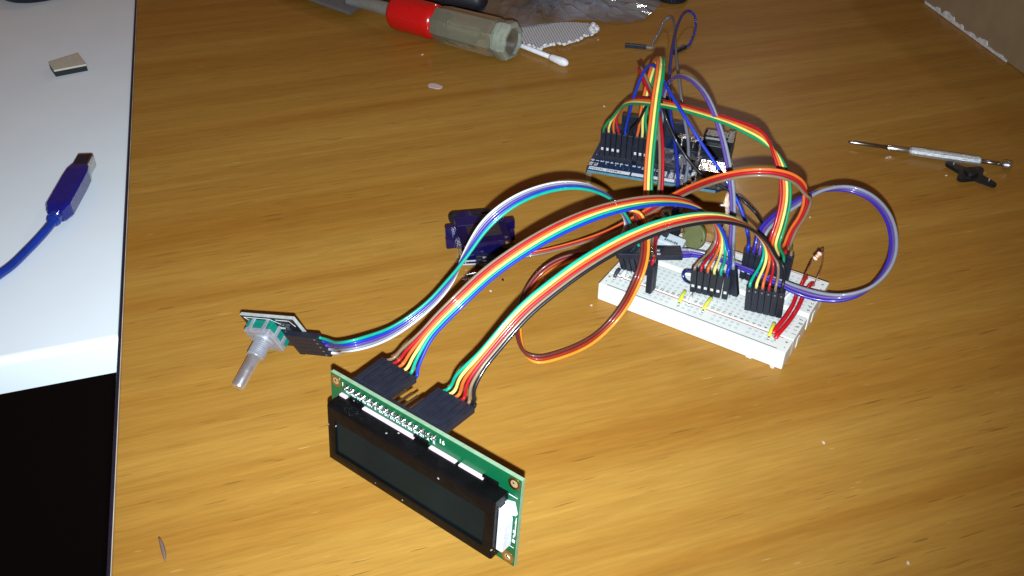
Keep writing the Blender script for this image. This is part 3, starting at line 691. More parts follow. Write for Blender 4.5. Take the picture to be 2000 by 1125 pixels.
longlink('long red wire across breadboard end, inner one beside the letters', [BP(73.4, 50.6, 8.6), BP(73.4, 49.2, 11), BP(73.8, 44, 12), BP(74.6, 34, 12), BP(75.6, 25, 12), BP(75.6, 15.5, 12), BP(74.8, 8.5, 11), BP(74.8, 7.0, 8.8)])
longlink('long red wire across breadboard end, outer one nearest the corner', [BP(77.4, 47.8, 8.6), BP(77.3, 46.4, 11), BP(77.0, 42, 12), BP(77.3, 33, 12), BP(77.9, 25, 12), BP(77.8, 15, 12), BP(76.7, 6.4, 11), BP(76.4, 4.6, 8.8)])
# resistor standing on its leads
p0, p1 = BP(72.5, 46.2, 8.6), BP(77.2, 51.4, 8.6)
k0 = at(1590, 507, 24.5); k1 = at(1603, 493, 27.5); k1 = aty(1603, 493, k0[1] + 1.0)
rs = thing('resistor', 'small striped resistor standing on tall copper coloured leads at breadboard end', 'resistor', loc=p0 * V([1, 1, 0])); o0 = p0 * V([1, 1, 0])
cop = mat('copper_lead', (0.72, 0.42, 0.30), rough=.25, metal=1)
k2 = aty(1608, 492, k0[1] + 3)
MB().tube(catmull([p0, at(1570, 540, 13.5), at(1582, 516, 20.5), k0 - V([.4, .2, .5])]) - o0, .36, 6).link('lead', cop, rs, smooth=True)
MB().tube(catmull([k1, k2, aty(1605, 520, (k0[1] + p1[1]) / 2 + 2), p1]) - o0, .3, 6).link('lead', cop, rs, smooth=True)
ax = nrm(k1 - k0); L = np.linalg.norm(k1 - k0)
MB().lathe([(0, .4), (.2, .9), (.5, 1.1), (.95, 1.1), (1.1, .85), (L - 1.2, .85), (L - 1, 1.1), (L - .5, 1.1), (L - .2, .9), (L, .4)], k0 - o0, ax, 14).link('resistor_body', mat('beige_resistor', (0.72, 0.52, 0.40), rough=.35), rs, smooth=True)
for q in (.3, .5, .68): MB().lathe([(0, 1.0), (.35, 1.0)], k0 - o0 + ax * L * q, ax, 14).link('colour_band', mat('band_%d' % int(q * 10), ((0.3, .08, .03), (.05, .02, .02), (.5, .12, .02))[int(q * 10) % 3], rough=.35), rs)
# dark blue wire loop beside A block
t = thing('wire_loop', 'tiny dark blue wire loop poking out left of middle connectors', 'wire link', loc=BP(34, 19, 0)); o0 = BP(34, 19, 0)
MB().tube(catmull([at(1346, 552, 9), at(1338, 547, 13), at(1334, 538, 15), at(1338, 530, 16), at(1350, 530, 16)]) - o0, .7, 8).link('insulation', mat('navy_link', (.004, .012, .10), rough=.3, coat=.3), t, smooth=True)
# small printed component behind the horizontal connector
cp = BP(13, 44.5, 8.6)
t = thing('trimmer_block', 'pale printed component lying on breadboard behind the black connectors', 'component', loc=cp); o0 = cp
a0, a1 = at(1288, 466, 15.5), at(1334, 484, 14)
MB().obox(a0 - o0, a1 - o0, (0, 1, .25), 6.5, 4.6, .5).link('component_body', mat('pale_component', (.42, .48, .50), rough=.5), t)
dr = nrm(a1 - a0)
m = MB()
for k in range(7):
    c = a0 - o0 + dr * (2 + k * .9) + V([0, -1.8, 1.9]); m.obox(c, c + dr * .6, (0, 1, .25), random.uniform(.6, 1.3), .3)
m.link('printed_marks', mat('black_ink', (0.03, 0.03, 0.035), rough=.7), t)
# round dull disc standing at the back of the breadboard
dcn = at(1356, 461, 17)
t = thing('round_disc', 'dull olive yellow round disc standing on breadboard behind the rainbow wires', 'disc', loc=dcn * V([1, 1, 0])); o0 = dcn * V([1, 1, 0])
dax = nrm([-.70, -.62, .34])
MB().lathe([(-1.2, 5.4), (-.9, 5.8), (.7, 5.8), (1.0, 5.5), (1.05, 4.6), (.8, 4.4), (.8, .1)], dcn - o0, dax, 40).link('disc_body', mat('olive_brass', (0.13, 0.14, 0.055), rough=.4, metal=.2, coat=.3, bump=.2, bscale=500), t, auto=30)
for s in (-1, 1): MB().cyl(dcn - o0 + V([s * 2, 1, -5]), V([dcn[0] + s * 2, dcn[1] + 1, 8.6]) - o0, .3, seg=6).link('leg', M_metal(), t)

# ================================================================== MICROCONTROLLER BOARD
un = thing('microcontroller_board', 'dark blue microcontroller board with white pin numbers and wires plugged in', 'circuit board', M=frame(rz(UY), UO))
navy = mat('navy_solder_mask', (0.003, 0.022, 0.075), rough=.3, coat=.3, vary=.15)
MB().prism([(.8, 0), (66, 0), (68.6, 2.5), (68.6, 40), (66, 43), (66, 50.6), (64, 53.3), (0, 53.3), (0, .8)], -1.6, 0, bev=.12).link('circuit_board', navy, un)
MB().box(.8, 66, -.07, 0.0, -1.5, -.1).link('cut_edge', mat('blue_board_edge', (.07, .19, .25), rough=.6, vary=.2), un)
MB().box(7.5, 21.5, 48.2, 50.8, 0.01, 8.5, .12).box(24.5, 42, 48.2, 50.8, 0.01, 8.5, .12).link('pin_socket', M_black(), un)
MB().box(2.6, 23.6, 12.1, 14.7, 0.01, 2.4, .1).box(21, 46, 12.1, 14.7, 0.01, 2.4, .1).link('pin_header', M_black(), un)
sil = MB()
sil.box(.9, 22.3, 1.1, 3.9, 0, .03); sil.box(23.2, 45, 1.1, 3.9, 0, .03)
sil.box(37.7, 40.1, 5.6, 10.4, 0, .03)
for i in range(8):
    sil.text(str(i), .9 + 2.54 * i, 10.6, .02, 2.4, -math.pi / 2, bold=.05, sx=1.5)
for i in range(6):
    sil.text(str(8 + i), .9 + 2.54 * 8 + 1.5 + 2.54 * i, 10.6 if i < 2 else 10.2, .02, 2.4, -math.pi / 2, bold=.05, sx=1.3)
for i in (3, 5, 6): sil.text('~', .9 + 2.54 * i, 8.6, .02, 2.2, -math.pi / 2, bold=.04)
sil.text('RX', .9, 6.7, .02, 2.6, -math.pi / 2, bold=.04); sil.text('TX', 3.5, 6.7, .02, 2.6, -math.pi / 2, bold=.04)
sil.text('AREF', 42.4, 7.6, .02, 2.9, -math.pi / 2, bold=.04); sil.text('SDA', 45.3, 8.0, .02, 2.9, -math.pi / 2, bold=.04); sil.text('SCL', 48, 7.6, .02, 2.9, -math.pi / 2, bold=.04)
for x0 in (34, 36.4, 38.9): sil.text('TX' if x0 < 35 else 'RX' if x0 < 38 else 'L', x0, 32 - x0 * .1, .02, 2.0, -math.pi / 2, bold=.03)
for k in range(16):
    x, y = random.uniform(37, 56), random.uniform(14, 35); sil.box(x, x + random.uniform(.3, 1.8), y, y + random.uniform(.2, .5), 0, .03)
for k in range(5): sil.obox((1.5 + k * 1.0, 16.6 + (k % 2) * .9, .02), (2.5 + k * 1.0, 17.0 + ((k + 1) % 2) * .9, .02), (0, 0, 1), .05, .35)
sil.link('silkscreen', M_silk(), un)
ink = MB(); ink.text('DIGITAL  (PWM~)', 9.2, 2.4, .05, 2.1, 0, bold=.02, sx=1.05); ink.text('GND', 38.9, 8.0, .05, 1.9, -math.pi / 2, bold=.02)
ink.link('printed_letters', mat('navy_ink', (.01, .02, .05), rough=.6), un)
MB().box(53.2, 68.0, 31.5, 42.6, 0.01, 7.2, .3).box(53.4, 68.0, 33.4, 42.6, 5, 11.0, 1.4).box(65.6, 69.3, 30.9, 43.2, 0.01, 11.2, .3).link('power_socket', mat('socket_black', (.012, .012, .013), rough=.3), un)
stl = mat('shiny_steel', (0.20, 0.20, 0.21), rough=.17, metal=.95, vary=.25, bump=.9, bscale=170)
m = MB().box(55.6, 71.6, .4, 11.9, 0.01, 9.6, .4); m.link('usb_socket', stl, un)
MB().box(71.3, 71.75, 2.1, 10.2, 1.8, 8.2, .1).link('usb_opening', mat('socket_inside', (.02, .02, .02), rough=.6), un)
for x, y in ((42.3, 39.2), (48.4, 37.5)):
    c = MB().lathe([(0, 3.1), (.8, 3.1), (1.0, 2.9), (1.3, 3.1), (5.2, 3.1), (5.5, 2.7), (5.5, .1)], (x, y, 0.6), (0, 0, 1), 28).link('capacitor', stl, un, auto=30)
    MB().box(x - 3.3, x + 3.3, y - 3.3, y + 3.3, 0.01, .7, .1).link('capacitor_base', M_black(), c)
    MB().prism([(x + 2.55 * math.cos(a), y + 2.55 * math.sin(a)) for a in np.linspace(2.3, 4.3, 9)], 6.1, 6.16).link('polarity_mark', M_black(), c)
for x, y, w, d, hh in ((46, 25, 6.5, 6.5, 1.1), (40, 20, 3, 2, .9), (51.5, 18, 3, 5, 1.0), (36, 24, 4, 4, 1)):
    c = MB().box(x, x + w, y, y + d, .1, hh, .1).link('chip', M_black(), un)
    lg_ = MB()
    for k in range(int(w / .8)): lg_.box(x + .3 + k * .8, x + .55 + k * .8, y - .6, y, .02, .35); lg_.box(x + .3 + k * .8, x + .55 + k * .8, y + d, y + d + .6, .02, .35)
    lg_.link('chip_legs', M_metal(), c)
MB().box(47.2, 52.2, 14.2, 16.4, .02, 3.0, .8).link('crystal', stl, un)
MB().box(52.4, 54.4, 8, 11, .02, 2.0, .2).box(50, 53.5, 3.0, 4.6, .02, 1.2, .2).link('small_component', mat('white_component', (.7, .7, .68), rough=.4), un)
for k in range(14):
    x, y = random.uniform(38, 55), random.uniform(6, 34)
    MB().box(x, x + 1.5, y, y + .8, .02, .5, .08).link('surface_resistor', (M_metal() if k % 3 == 0 else mat('tan_chip', (.22, .17, .11), rough=.5)), un)
for x, y in ((1.8, 3.2),): MB().cyl((x, y - 4, -7.65), (x, y - 4 if y < 10 else y, -1.6), 1.4, 1.6, seg=12).link('standoff', mat('beige_nylon', (.26, .21, .14), rough=.5), un)

# ================================================================== SERVO
s0 = at(903, 521, 0); sdir = nrm(at(1003, 508, 0) - s0); sR = np.stack([sdir, V([-sdir[1], sdir[0], 0]), V([0, 0, 1])], 1)
sv = thing('servo_motor', 'small translucent dark blue servo motor with black arm lying on desk', 'servo motor', M=frame(sR, s0))
blu = mat('translucent_blue_plastic', (0.004, 0.003, 0.048), rough=.16, spec=.5, coat=.3, trans=.1, vary=.45, nscale=120)
MB().box(0, 22.8, 0, 15, .3, 12.2, .5).link('case', blu, sv)
MB().box(.2, 22.6, 15.05, 22.5, .3, 12.2, .5).link('gear_case', mat('dark_blue_plastic', (.006, .006, .055), rough=.25, coat=.4), sv)
for x0, x1 in ((-4.9, -.05), (22.85, 27.6)):
    c = (x0 + x1) / 2
    MB().prism([(x0 + .6, .4), (x1, .4), (x1, 12.1), (x0 + .6, 12.1), (x0, 11.5), (x0, 7.2), (c, 7.0), (c, 5.6), (x0, 5.4), (x0, 1)] if c < 0 else [(x0, .4), (x1 - .6, .4), (x1, 1), (x1, 5.4), (c, 5.6), (c, 7.0), (x1, 7.2), (x1, 11.5), (x1 - .6, 12.1), (x0, 12.1)],
               0, 2.5, Matrix(((1, 0, 0, 0), (0, 0, 1, 14.6), (0, 1, 0, 0), (0, 0, 0, 1)))).link('mounting_ear', blu, sv)
MB().box(4.4, 19.5, 4.4, 14.2, 12.2, 12.35).link('sticker', mat('dark_sticker', (.022, .014, .016), rough=.5), sv)
m = MB(); m.text('Tower Pro', 12, 11.3, 12.36, 2.5, 0, bold=.03); m.text('Micro Servo', 12, 7.9, 12.36, 2.0, 0, bold=.03); m.link('sticker_lettering', mat('faint_lettering', (.055, .035, .03), rough=.5), sv)
MB().cyl((6.3, 22.5, 6.2), (6.3, 26.8, 6.2), 5.6).box(6.3, 14.2, 22.5, 26, 3, 9.5, .8).link('output_boss', mat('dark_blue_plastic', (.006, .006, .055), rough=.25), sv)
m = MB(); pts = []
for a in np.linspace(-math.pi / 2, math.pi / 2, 9): pts.append((16.5 + 1.9 * math.cos(a), 1.9 * math.sin(a)))
for a in np.linspace(math.pi / 2, 3 * math.pi / 2, 9): pts.append((-1 + 2.6 * math.cos(a), 2.6 * math.sin(a)))
m.prism(pts, 0, 3.2, Matrix(((1, 0, 0, 2.2), (0, 0, 1, 27.0), (0, 1, 0, 8.0), (0, 0, 0, 1))), bev=.3).link('servo_arm', mat('matt_black_plastic', (.008, .008, .009), rough=.4), sv)
for x, z in ((2.0, 10.4), (20.8, 10.4), (2.0, 2.0), (20.8, 2.0)):
    MB().lathe([(0, .9), (.25, .85), (.3, .3)], (x, .05, z), (0, -1, 0), 14).link('screw', M_metal(), sv)
MB().lathe([(0, .95), (.15, .9), (.2, .3)], (20.6, 1.6, 12.15), (0, 0, 1), 14).link('screw', M_metal(), sv)
# its three wire lead with the plug
sM = np.array([[sR[j][i] for j in range(3)] for i in range(3)])
def SL(P): return sM @ (V(P) - s0)
pc = at(1203, 490, 27.0); pdn = nrm(at(1262, 492, 26.5) - pc); py_ = nrm([-pdn[1], pdn[0], 0])
stt = []
for i in range(3):
    q = s0 + sR @ V([22.9, 6.5 - 1.3 * i, 3]); stt.append((q, sR @ V([1, 0, 0])))
enn = [(pc + py_ * (1.27 - 1.27 * i) + pdn, -pdn) for i in range(3)]
class LocalMB(MB): pass
lead_pts = [at(1030, 470, 6), at(1070, 449, 14), at(1120, 428, 27), at(1175, 411, 38), at(1218, 405, 42), at(1246, 420, 40), at(1259, 455, 36), at(1259, 500, 31), at(1246, 545, 25), at(1218, 600, 13), at(1180, 645, 5), at(1140, 674, 2.6), at(1090, 694, 2.4), at(1050, 702, 2.8), at(1024, 688, 3.5), at(1013, 655, 5), at(1014, 615, 8), at(1030, 570, 13), at(1060, 532, 19), at(1100, 508, 24), at(1150, 497, 27), at(1185, 491, 27)]
lead_W = [V([.1, -1, 0])] * 4 + [V([.3, -1, 0]), V([.8, -.6, 0]), V([1, -.1, 0]), V([1, .0, 0]), V([1, -.1, 0]), V([.8, -.6, 0]), V([.6, -.7, 0]), V([.3, -.7, -.5]), V([0, -.6, -.7]), V([.1, -.4, -.9]), V([.4, .3, -.8]), V([.6, .2, -.7]), V([.6, .2, -.7]), V([.6, .0, -.7]), V([.4, -.4, -.7]), V([.3, -.7, -.5]), V([.1, -1, -.1]), V([.1, -1, 0])]
cable(sv, ['maroon', 'servored', 'amber'], [SL(q) for q in lead_pts], [sM @ w for w in lead_W], [(SL(a), sM @ b_) for a, b_ in stt], [(SL(a), sM @ b_) for a, b_ in enn], r=.68, pitch=1.3, fan=8)
MB().obox(SL(pc), SL(pc + pdn * 14), sM @ py_, 7.6, 2.6, .25).link('plug', M_black(), sv)
for i in range(3): MB().obox(SL(pc + pdn * 14 + py_ * (2.54 - 2.54 * i)), SL(pc + pdn * 15.5 + py_ * (2.54 - 2.54 * i)), sM @ py_, .6, .6).link('pin', M_metal(), sv)
# loose header pin beside it
q0, q1 = at(910, 538, .4), at(931, 533, .4)
tag(MB().obox(q0 - q0, q1 - q0, (0, 0, 1), .64, .64, .1).link('loose_pin', M_metal(), origin=None), 'single bare metal pin lying on desk in front of servo', 'pin').location = [c * MM for c in q0]

# ================================================================== USB CABLE ON THE WHITE DESK
zt = -1.5
uc = thing('usb_cable', 'translucent blue cable with metal plug lying on the white desk', 'cable', loc=at(103, 440, zt)); o0 = at(103, 440, zt)
um = mat('blue_cable_jacket', (0.004, 0.03, 0.26), rough=.22, coat=.5, trans=.15, vary=.2, nscale=150)
pth = catmull([at(-420, 560, 1.2), at(-200, 590, 1.2), at(-60, 565, 1.2), at(10, 528, 1.2), at(55, 487, 1.8), at(88, 452, 3.5), at(103, 433, 4.5)])
MB().tube(pth - o0, 2.1, 20).link('jacket', um, uc, smooth=True)
pa, pb = at(103, 433, 4.5), at(159, 333, 5.5); d = nrm(pb - pa); sidew = nrm([-d[1], d[0], 0])
MB().lathe([(-1, 2.4), (.3, 3.2), (1.2, 2.9), (1.5, 3.4), (2.6, 3.3), (2.9, 2.8), (3.3, 3.3), (5, 3.3)], pa - o0, d, 20).link('strain_relief', um, uc, auto=40)
Lp = np.linalg.norm(pb - pa); GK = (Lp - 4.5) / 20.0
grip = mat('dark_blue_grip', (0.003, 0.008, 0.19), rough=.16, coat=.6, trans=.2, vary=.25)
a_ = pa + d * 4.5 - o0
m = MB(); bm_ = bmesh.new()
upv = np.cross(sidew, d) * -1
if upv[2] < 0: upv = -upv
rg = []
for h_, w_, t_ in ((0, 3.4, 3.2), (1.0, 4.6, 3.9), (1.1, 4.2, 3.6), (1.6, 4.8, 4.0), (2.6, 5.7, 4.3), (3, 5.9, 4.5), (14, 5.9, 4.6), (17.5, 5.6, 4.5), (19, 4.9, 4.2), (20, 4.3, 4.0)):
    rg.append([m.bm.verts.new(a_ + d * h_ * GK + sidew * x * w_ + upv * y * t_) for x, y in ((-1, -.7), (-.8, -1), (.8, -1), (1, -.7), (1, .7), (.8, 1), (-.8, 1), (-1, .7))])
for i in range(len(rg) - 1):
    for k in range(8): m.bm.faces.new((rg[i][k], rg[i][(k + 1) % 8], rg[i + 1][(k + 1) % 8], rg[i + 1][k]))
m.bm.faces.new(rg[0][::-1]); m.bm.faces.new(rg[-1])
m.link('grip', grip, uc)
e0 = a_ + d * 20 * GK
MB().obox(e0, e0 + d * 10.5, sidew, 7.8, 7.2, .5).link('metal_plug', mat('plug_steel', (.5, .5, .5), rough=.25, metal=1), uc)
MB().obox(e0 + d * 0.2 + upv * 3.55, e0 + d * 10.2 + upv * 3.55 , sidew, 6.9, .5, .1).link('plug_black_side', mat('plug_black', (.012, .012, .018), rough=.3), uc)  # thin black plate over the upper face of the metal plug
MB().obox(e0 + d * 10.3, e0 + d * 10.8, sidew, 6.6, 5.8, .1).link('plug_opening', mat('plug_black', (.012, .012, .018), rough=.3), uc)

# eraser like pad
pp = at(132, 133, -1.5)
pc_ = [at(95, 124, 2), at(106, 140, 2), at(169, 128, 2), at(153, 106, 2)]
t = thing('foam_pad', 'small beige topped black foam pad on the white desk', 'pad', loc=pp)
MB().prism([(c[0] - pp[0], c[1] - pp[1]) for c in pc_], 0.0, 3.3, bev=.1).link('foam_base', mat('black_foam', (.01, .012, .016), rough=.8), t)
MB().prism([(c[0] - pp[0], c[1] - pp[1]) for c in pc_], 3.35, 4.5, bev=.15).link('beige_top', mat('beige_card', (.50, .47, .38), rough=.7), t)
bb = at(75, -18, -1.5)
tag(MB().lathe([(0, 26), (3, 28), (9, 28), (12, 25), (12.5, 1)], (0, 0, 0), (0, 0, 1), 48).link('round_black_object', M_black(), auto=40), 'round black object cut by top edge, on white desk', 'object').location = [c * MM for c in bb]

# ================================================================== BACKGROUND THINGS ON THE DESK
# scraper / chisel with red and clear handle
h0, h1 = at(768, 22, 12.6), at(992, 79, 12.6); hd_ = nrm(h1 - h0); hL = np.linalg.norm(h1 - h0)
ch = thing('chisel', 'steel bladed chisel with red and clear plastic handle at back of desk', 'chisel', loc=h0 * V([1, 1, 0])); o0 = h0 * V([1, 1, 0])
gls = mat('clear_handle_plastic', (.92, .94, .66), rough=.03, trans=.86, ior=1.4, vary=.05, coat=.3)
def hexr(m, prof, p, ax, n=6, off=0.3):
    a = nrm(ax); x = nrm(np.cross(a, [0, 0, 1])); y = np.cross(a, x); rr_ = []
    for h, r in prof: rr_.append([m.bm.verts.new(p + a * h + r * (x * math.cos(2 * math.pi * (k + off) / n) + y * math.sin(2 * math.pi * (k + off) / n))) for k in range(n)])
    for i in range(len(rr_) - 1):
        for k in range(n): m.bm.faces.new((rr_[i][k], rr_[i][(k + 1) % n], rr_[i + 1][(k + 1) % n], rr_[i + 1][k]))
    m.bm.faces.new(rr_[0][::-1]); m.bm.faces.new(rr_[-1]); bmesh.ops.recalc_face_normals(m.bm, faces=m.bm.faces); return m
m = MB(); m.lathe([(0, 7.5), (1.2, 9.8), (3.5, 11.4), (6, 11.9), (hL * .36, 11.9), (hL * .42, 10.8)], h0 - o0, hd_, 36)
m.link('red_collar', mat('red_plastic', (.52, .006, .006), rough=.22, coat=.4), ch, smooth=True)
hexr(MB(), [(hL * .385, 10.2), (hL * .42, 11.6), (hL * .48, 12.3), (hL * .9, 12.6), (hL * .925, 12.0)], h0 - o0, hd_, 8).link('clear_grip', gls, ch)
hexr(MB(), [(hL * .926, 11.4), (hL * .95, 12.3), (hL * .99, 12.9), (hL * 1.03, 12.5), (hL * 1.045, 11.2), (hL * 1.046, 9.6), (hL * 1.01, 9.0)], h0 - o0, hd_, 8).link('highlight_ring', mat('painted_rim_highlight', (.46, .52, .42), rough=.12, trans=.35, coat=.8, vary=.4, nscale=110), ch)  # added pale ring on the handle's end: rim highlights put into its colour
MB().lathe([(0, 9.3), (.5, 8.9), (.55, 2)], h0 - o0 + hd_ * hL * 1.02, hd_, 24).link('end_face', mat('olive_end_face', (.13, .12, .09), rough=.25, coat=.5, vary=.4, nscale=120), ch)
MB().lathe([(hL * .38, 3.2), (hL * .8, 3.0), (hL * .82, .5)], h0 - o0, hd_, 16).link('inner_tang', mat('grey_steel', (.30, .30, .29), rough=.4, metal=1), ch)
MB().lathe([(hL * .30, 9.5), (hL * .52, 7), (hL * .53, .5)], h0 - o0, hd_, 12).link('inner_core', mat('red_translucent', (.20, .01, .012), rough=.3), ch)
sh = mat('blade_steel', (.16, .17, .19), rough=.45, metal=.3, bump=.3)
q = [h0 + hd_ * 1, at(735, 12, 11.5), at(706, 6, 9.5), at(680, 3, 7.5)]
MB().tube(catmull(q) - o0, [5.2 - 1.8 * k / 30 for k in range(31)], 16).link('shank', mat('shank_steel', (.34, .37, .34), rough=.3, metal=.5), ch, smooth=True)
bl = [at(500, -52, 6), at(596, -4, 6), at(684, 27, 6), at(716, 3, 6), at(716, -25, 6), at(600, -75, 6)]
X = Matrix.Identity(4)
MB().prism([(c[0] - o0[0], c[1] - o0[1]) for c in bl], 5.0, 7.4, bev=.4).link('blade', sh, ch)

# cotton swab
q0, q1 = at(1000, 82, 2.4), at(1092, 118, 2.4); d = nrm(q1 - q0)
cs = thing('cotton_swab', 'white cotton swab poking out from behind clear chisel handle', 'cotton swab', loc=q0 * V([1, 1, 0])); o0 = q0 * V([1, 1, 0])
MB().tube([q0 - o0 - d * 30, q1 - o0 + d * 2], 1.5, 12).link('stick', mat('white_paper_stick', (.75, .77, .82), rough=.6), cs, smooth=True)
MB().lathe([(-7, 1.5), (-5, 2.2), (-1, 2.4), (3, 2.75), (6, 2.5), (8, 1.5), (8.6, .2)], q1 - o0 - d * 1, d, 18).link('cotton_tip', mat('cotton', (.82, .83, .86), rough=.95, bump=.6, bscale=1800), cs, smooth=True)

# mesh fabric scrap
def mesh_mat():
    m = bpy.data.materials.new('gauze'); m.use_nodes = True; nt = m.node_tree; L = nt.links.new; p = nt.nodes['Principled BSDF']
    tc = nd(nt, 'ShaderNodeTexCoord'); mp = nd(nt, 'ShaderNodeMapping'); mp.inputs['Rotation'].default_value = (0, 0, .35); L(tc.outputs['Object'], mp.inputs['Vector'])
    br_ = nd(nt, 'ShaderNodeTexBrick'); br_.inputs['Scale'].default_value = 200; br_.inputs['Mortar Size'].default_value = .032; br_.offset = .5
    br_.inputs['Brick Width'].default_value = .42; br_.inputs['Row Height'].default_value = .36; br_.inputs['Mortar Smooth'].default_value = .2
    br_.inputs['Mortar Size'].default_value = .10
    br_.inputs['Color1'].default_value = (.04, .045, .05, 1); br_.inputs['Color2'].default_value = (.07, .07, .075, 1); br_.inputs['Mortar'].default_value = (.62, .64, .66, 1)
    L(mp.outputs['Vector'], br_.inputs['Vector']); L(br_.outputs['Color'], p.inputs['Base Color']); p.inputs['Roughness'].default_value = .8
    return m
gz = [(1008, 56), (1062, 47), (1110, 44), (1150, 46), (1163, 52), (1166, 60), (1158, 68), (1143, 70), (1132, 78), (1118, 82), (1104, 86), (1090, 84), (1076, 88), (1062, 92), (1052, 97), (1030, 88), (1010, 76)]
gw = [at(x, y, 1.5) for x, y in gz]; g0 = at(1080, 70, 0)
t = thing('gauze_scrap', 'white gridded mesh scrap with frayed edge beside clear plastic bag', 'gauze', loc=g0)
MB().prism([(c[0] - g0[0], c[1] - g0[1]) for c in gw], .8, 1.9).link('mesh_sheet', mesh_mat(), t)
m = MB()
for a, b_ in zip(gw[4:-2], gw[5:-1]):
    n = max(2, int(np.linalg.norm(b_ - a) / 2.2))
    for k in range(n):
        c = a + (b_ - a) * (k + random.random() * .5) / n - g0; m.ball((c[0] + random.uniform(-.8, .8), c[1] + random.uniform(-1, .6), 1.6 + random.random()), random.uniform(.9, 1.9), (1, .8, .8), 1, .25)
c = at(1160, 55, 3) - g0
for k in range(6): m.ball((c[0] + random.uniform(-2, 2), c[1] + random.uniform(-3, 3), 3 + random.uniform(-1, 2)), 2.3, (1, 1, .9), 1, .3)
m.link('frayed_edge', mat('frayed_thread', (.66, .66, .66), rough=.9, bump=.8, bscale=900), t, smooth=True)

# crumpled clear bag
def bag_mat():
    m = bpy.data.materials.new('clear_bag_film'); m.use_nodes = True; nt = m.node_tree; L = nt.links.new
    out = nt.nodes['Material Output']; nt.nodes.remove(nt.nodes['Principled BSDF'])
    tr = nd(nt, 'ShaderNodeBsdfTransparent'); tr.inputs[0].default_value = (.86, .87, .89, 1)
    pr_ = nd(nt, 'ShaderNodeBsdfPrincipled'); pr_.inputs['Base Color'].default_value = (.42, .44, .49, 1); pr_.inputs['Roughness'].default_value = .16; pr_.inputs['Specular IOR Level'].default_value = .9
    nz = nd(nt, 'ShaderNodeTexNoise'); nz.inputs['Scale'].default_value = 22; nz.inputs['Detail'].default_value = 2
    tc = nd(nt, 'ShaderNodeTexCoord'); L(tc.outputs['Object'], nz.inputs['Vector'])
    mr = nd(nt, 'ShaderNodeMapRange'); pr_.inputs['Roughness'].default_value = .08; mr.inputs['From Min'].default_value = .42; mr.inputs['From Max'].default_value = .7; mr.inputs['To Min'].default_value = .06; mr.inputs['To Max'].default_value = .26
    L(nz.outputs['Fac'], mr.inputs['Value'])
    mx = nd(nt, 'ShaderNodeMixShader'); L(mr.outputs['Result'], mx.inputs[0]); L(tr.outputs[0], mx.inputs[1]); L(pr_.outputs[0], mx.inputs[2]); L(mx.outputs[0], out.inputs['Surface'])
    return m
outline = [(930, -30), (905, 20), (945, 45), (985, 62), (1040, 60), (1085, 50), (1130, 40), (1180, 46), (1225, 48), (1258, 40), (1275, 28), (1290, 10), (1275, -30)]
cen = at(1100, 5, 0)
t = thing('plastic_bag', 'crumpled clear plastic bag at back of desk behind gauze scrap', 'plastic bag', loc=cen)
m = MB()
from mathutils import noise as mn
W_ = [at(x, y, 0) for x, y in outline]
NR, NS = 10, 46
def rim(s):
    s = s * len(W_); i = int(s) % len(W_); f = s - int(s); a, b_ = W_[i], W_[(i + 1) % len(W_)]; return a + (b_ - a) * f
for lay, hh in ((0, 13), (1, 4)):
    gr = []
    for i in range(NR + 1):
        row = []
        for k in range(NS):
            e = rim(k / NS); q = cen + (e - cen) * (i / NR); rr_ = i / NR
            nz1 = mn.noise(Vector((q[0] * .06, q[1] * .06, 3.3 * lay))) ; nz2 = abs(mn.noise(Vector((q[0] * .14, q[1] * .14, 9 + lay)))) ; nz3 = abs(mn.noise(Vector((q[0] * .35, q[1] * .35, 5 + lay))))
            z = .5 + (hh * (1 - rr_ ** 3) * (.55 + .5 * nz1) + 9 * nz2 * (1 - rr_ ** 6) + random.uniform(0, 1.6)); jx, jy = (random.uniform(-2.2, 2.2), random.uniform(-2.2, 2.2)) if 0 < i < NR else (0, 0)
            row.append(m.bm.verts.new((q[0] - cen[0] + jx, q[1] - cen[1] + jy, max(.3, z))))
        gr.append(row)
    for i in range(NR):
        for k in range(NS): m.bm.faces.new((gr[i][k], gr[i][(k + 1) % NS], gr[i + 1][(k + 1) % NS], gr[i + 1][k]))
bmesh.ops.remove_doubles(m.bm, verts=m.bm.verts, dist=0.001)
m.link('film', bag_mat(), t)
c = at(1058, 0, 0)
tag(MB().ball((0, 0, 5.5), 10, (1.9, 1.5, .45), 3).link('dark_packet', mat('dark_maroon_packet', (.10, .05, .05), rough=.5), smooth=True), 'dull maroon packet inside the clear plastic bag', 'packet').location = [v * MM for v in c]
c = at(1165, -4, 0)
tag(MB().box(-9, 9, -6, 6, .5, 3, .5, X=Matrix.Rotation(.5, 4, 'Z')).link('small_blue_part', mat('dark_blue_part', (.03, .05, .12), rough=.4)), 'small dark blue part inside right of clear plastic bag', 'part').location = [v * MM for v in c]

# ribbed black knob
c = at(1313, -2, 0)
kn = thing('ribbed_cap', 'round ribbed black cap at top edge beside plastic bag', 'cap', loc=c)
MB().lathe([(0, 10.5), (1, 11.2), (7, 11.2), (8, 10), (8.1, 7), (7, 6.6), (7, .2)], (0, 0, 0), (0, 0, 1), 40).link('knob_body', M_black(), kn, auto=35)
m = MB()
for k in range(28): a = 2 * math.pi * k / 28; m.box(11.0, 11.7, -.5, .5, 1, 7, .1, X=Matrix.Rotation(a, 4, 'Z'))
m.link('ribs', M_black(), kn)
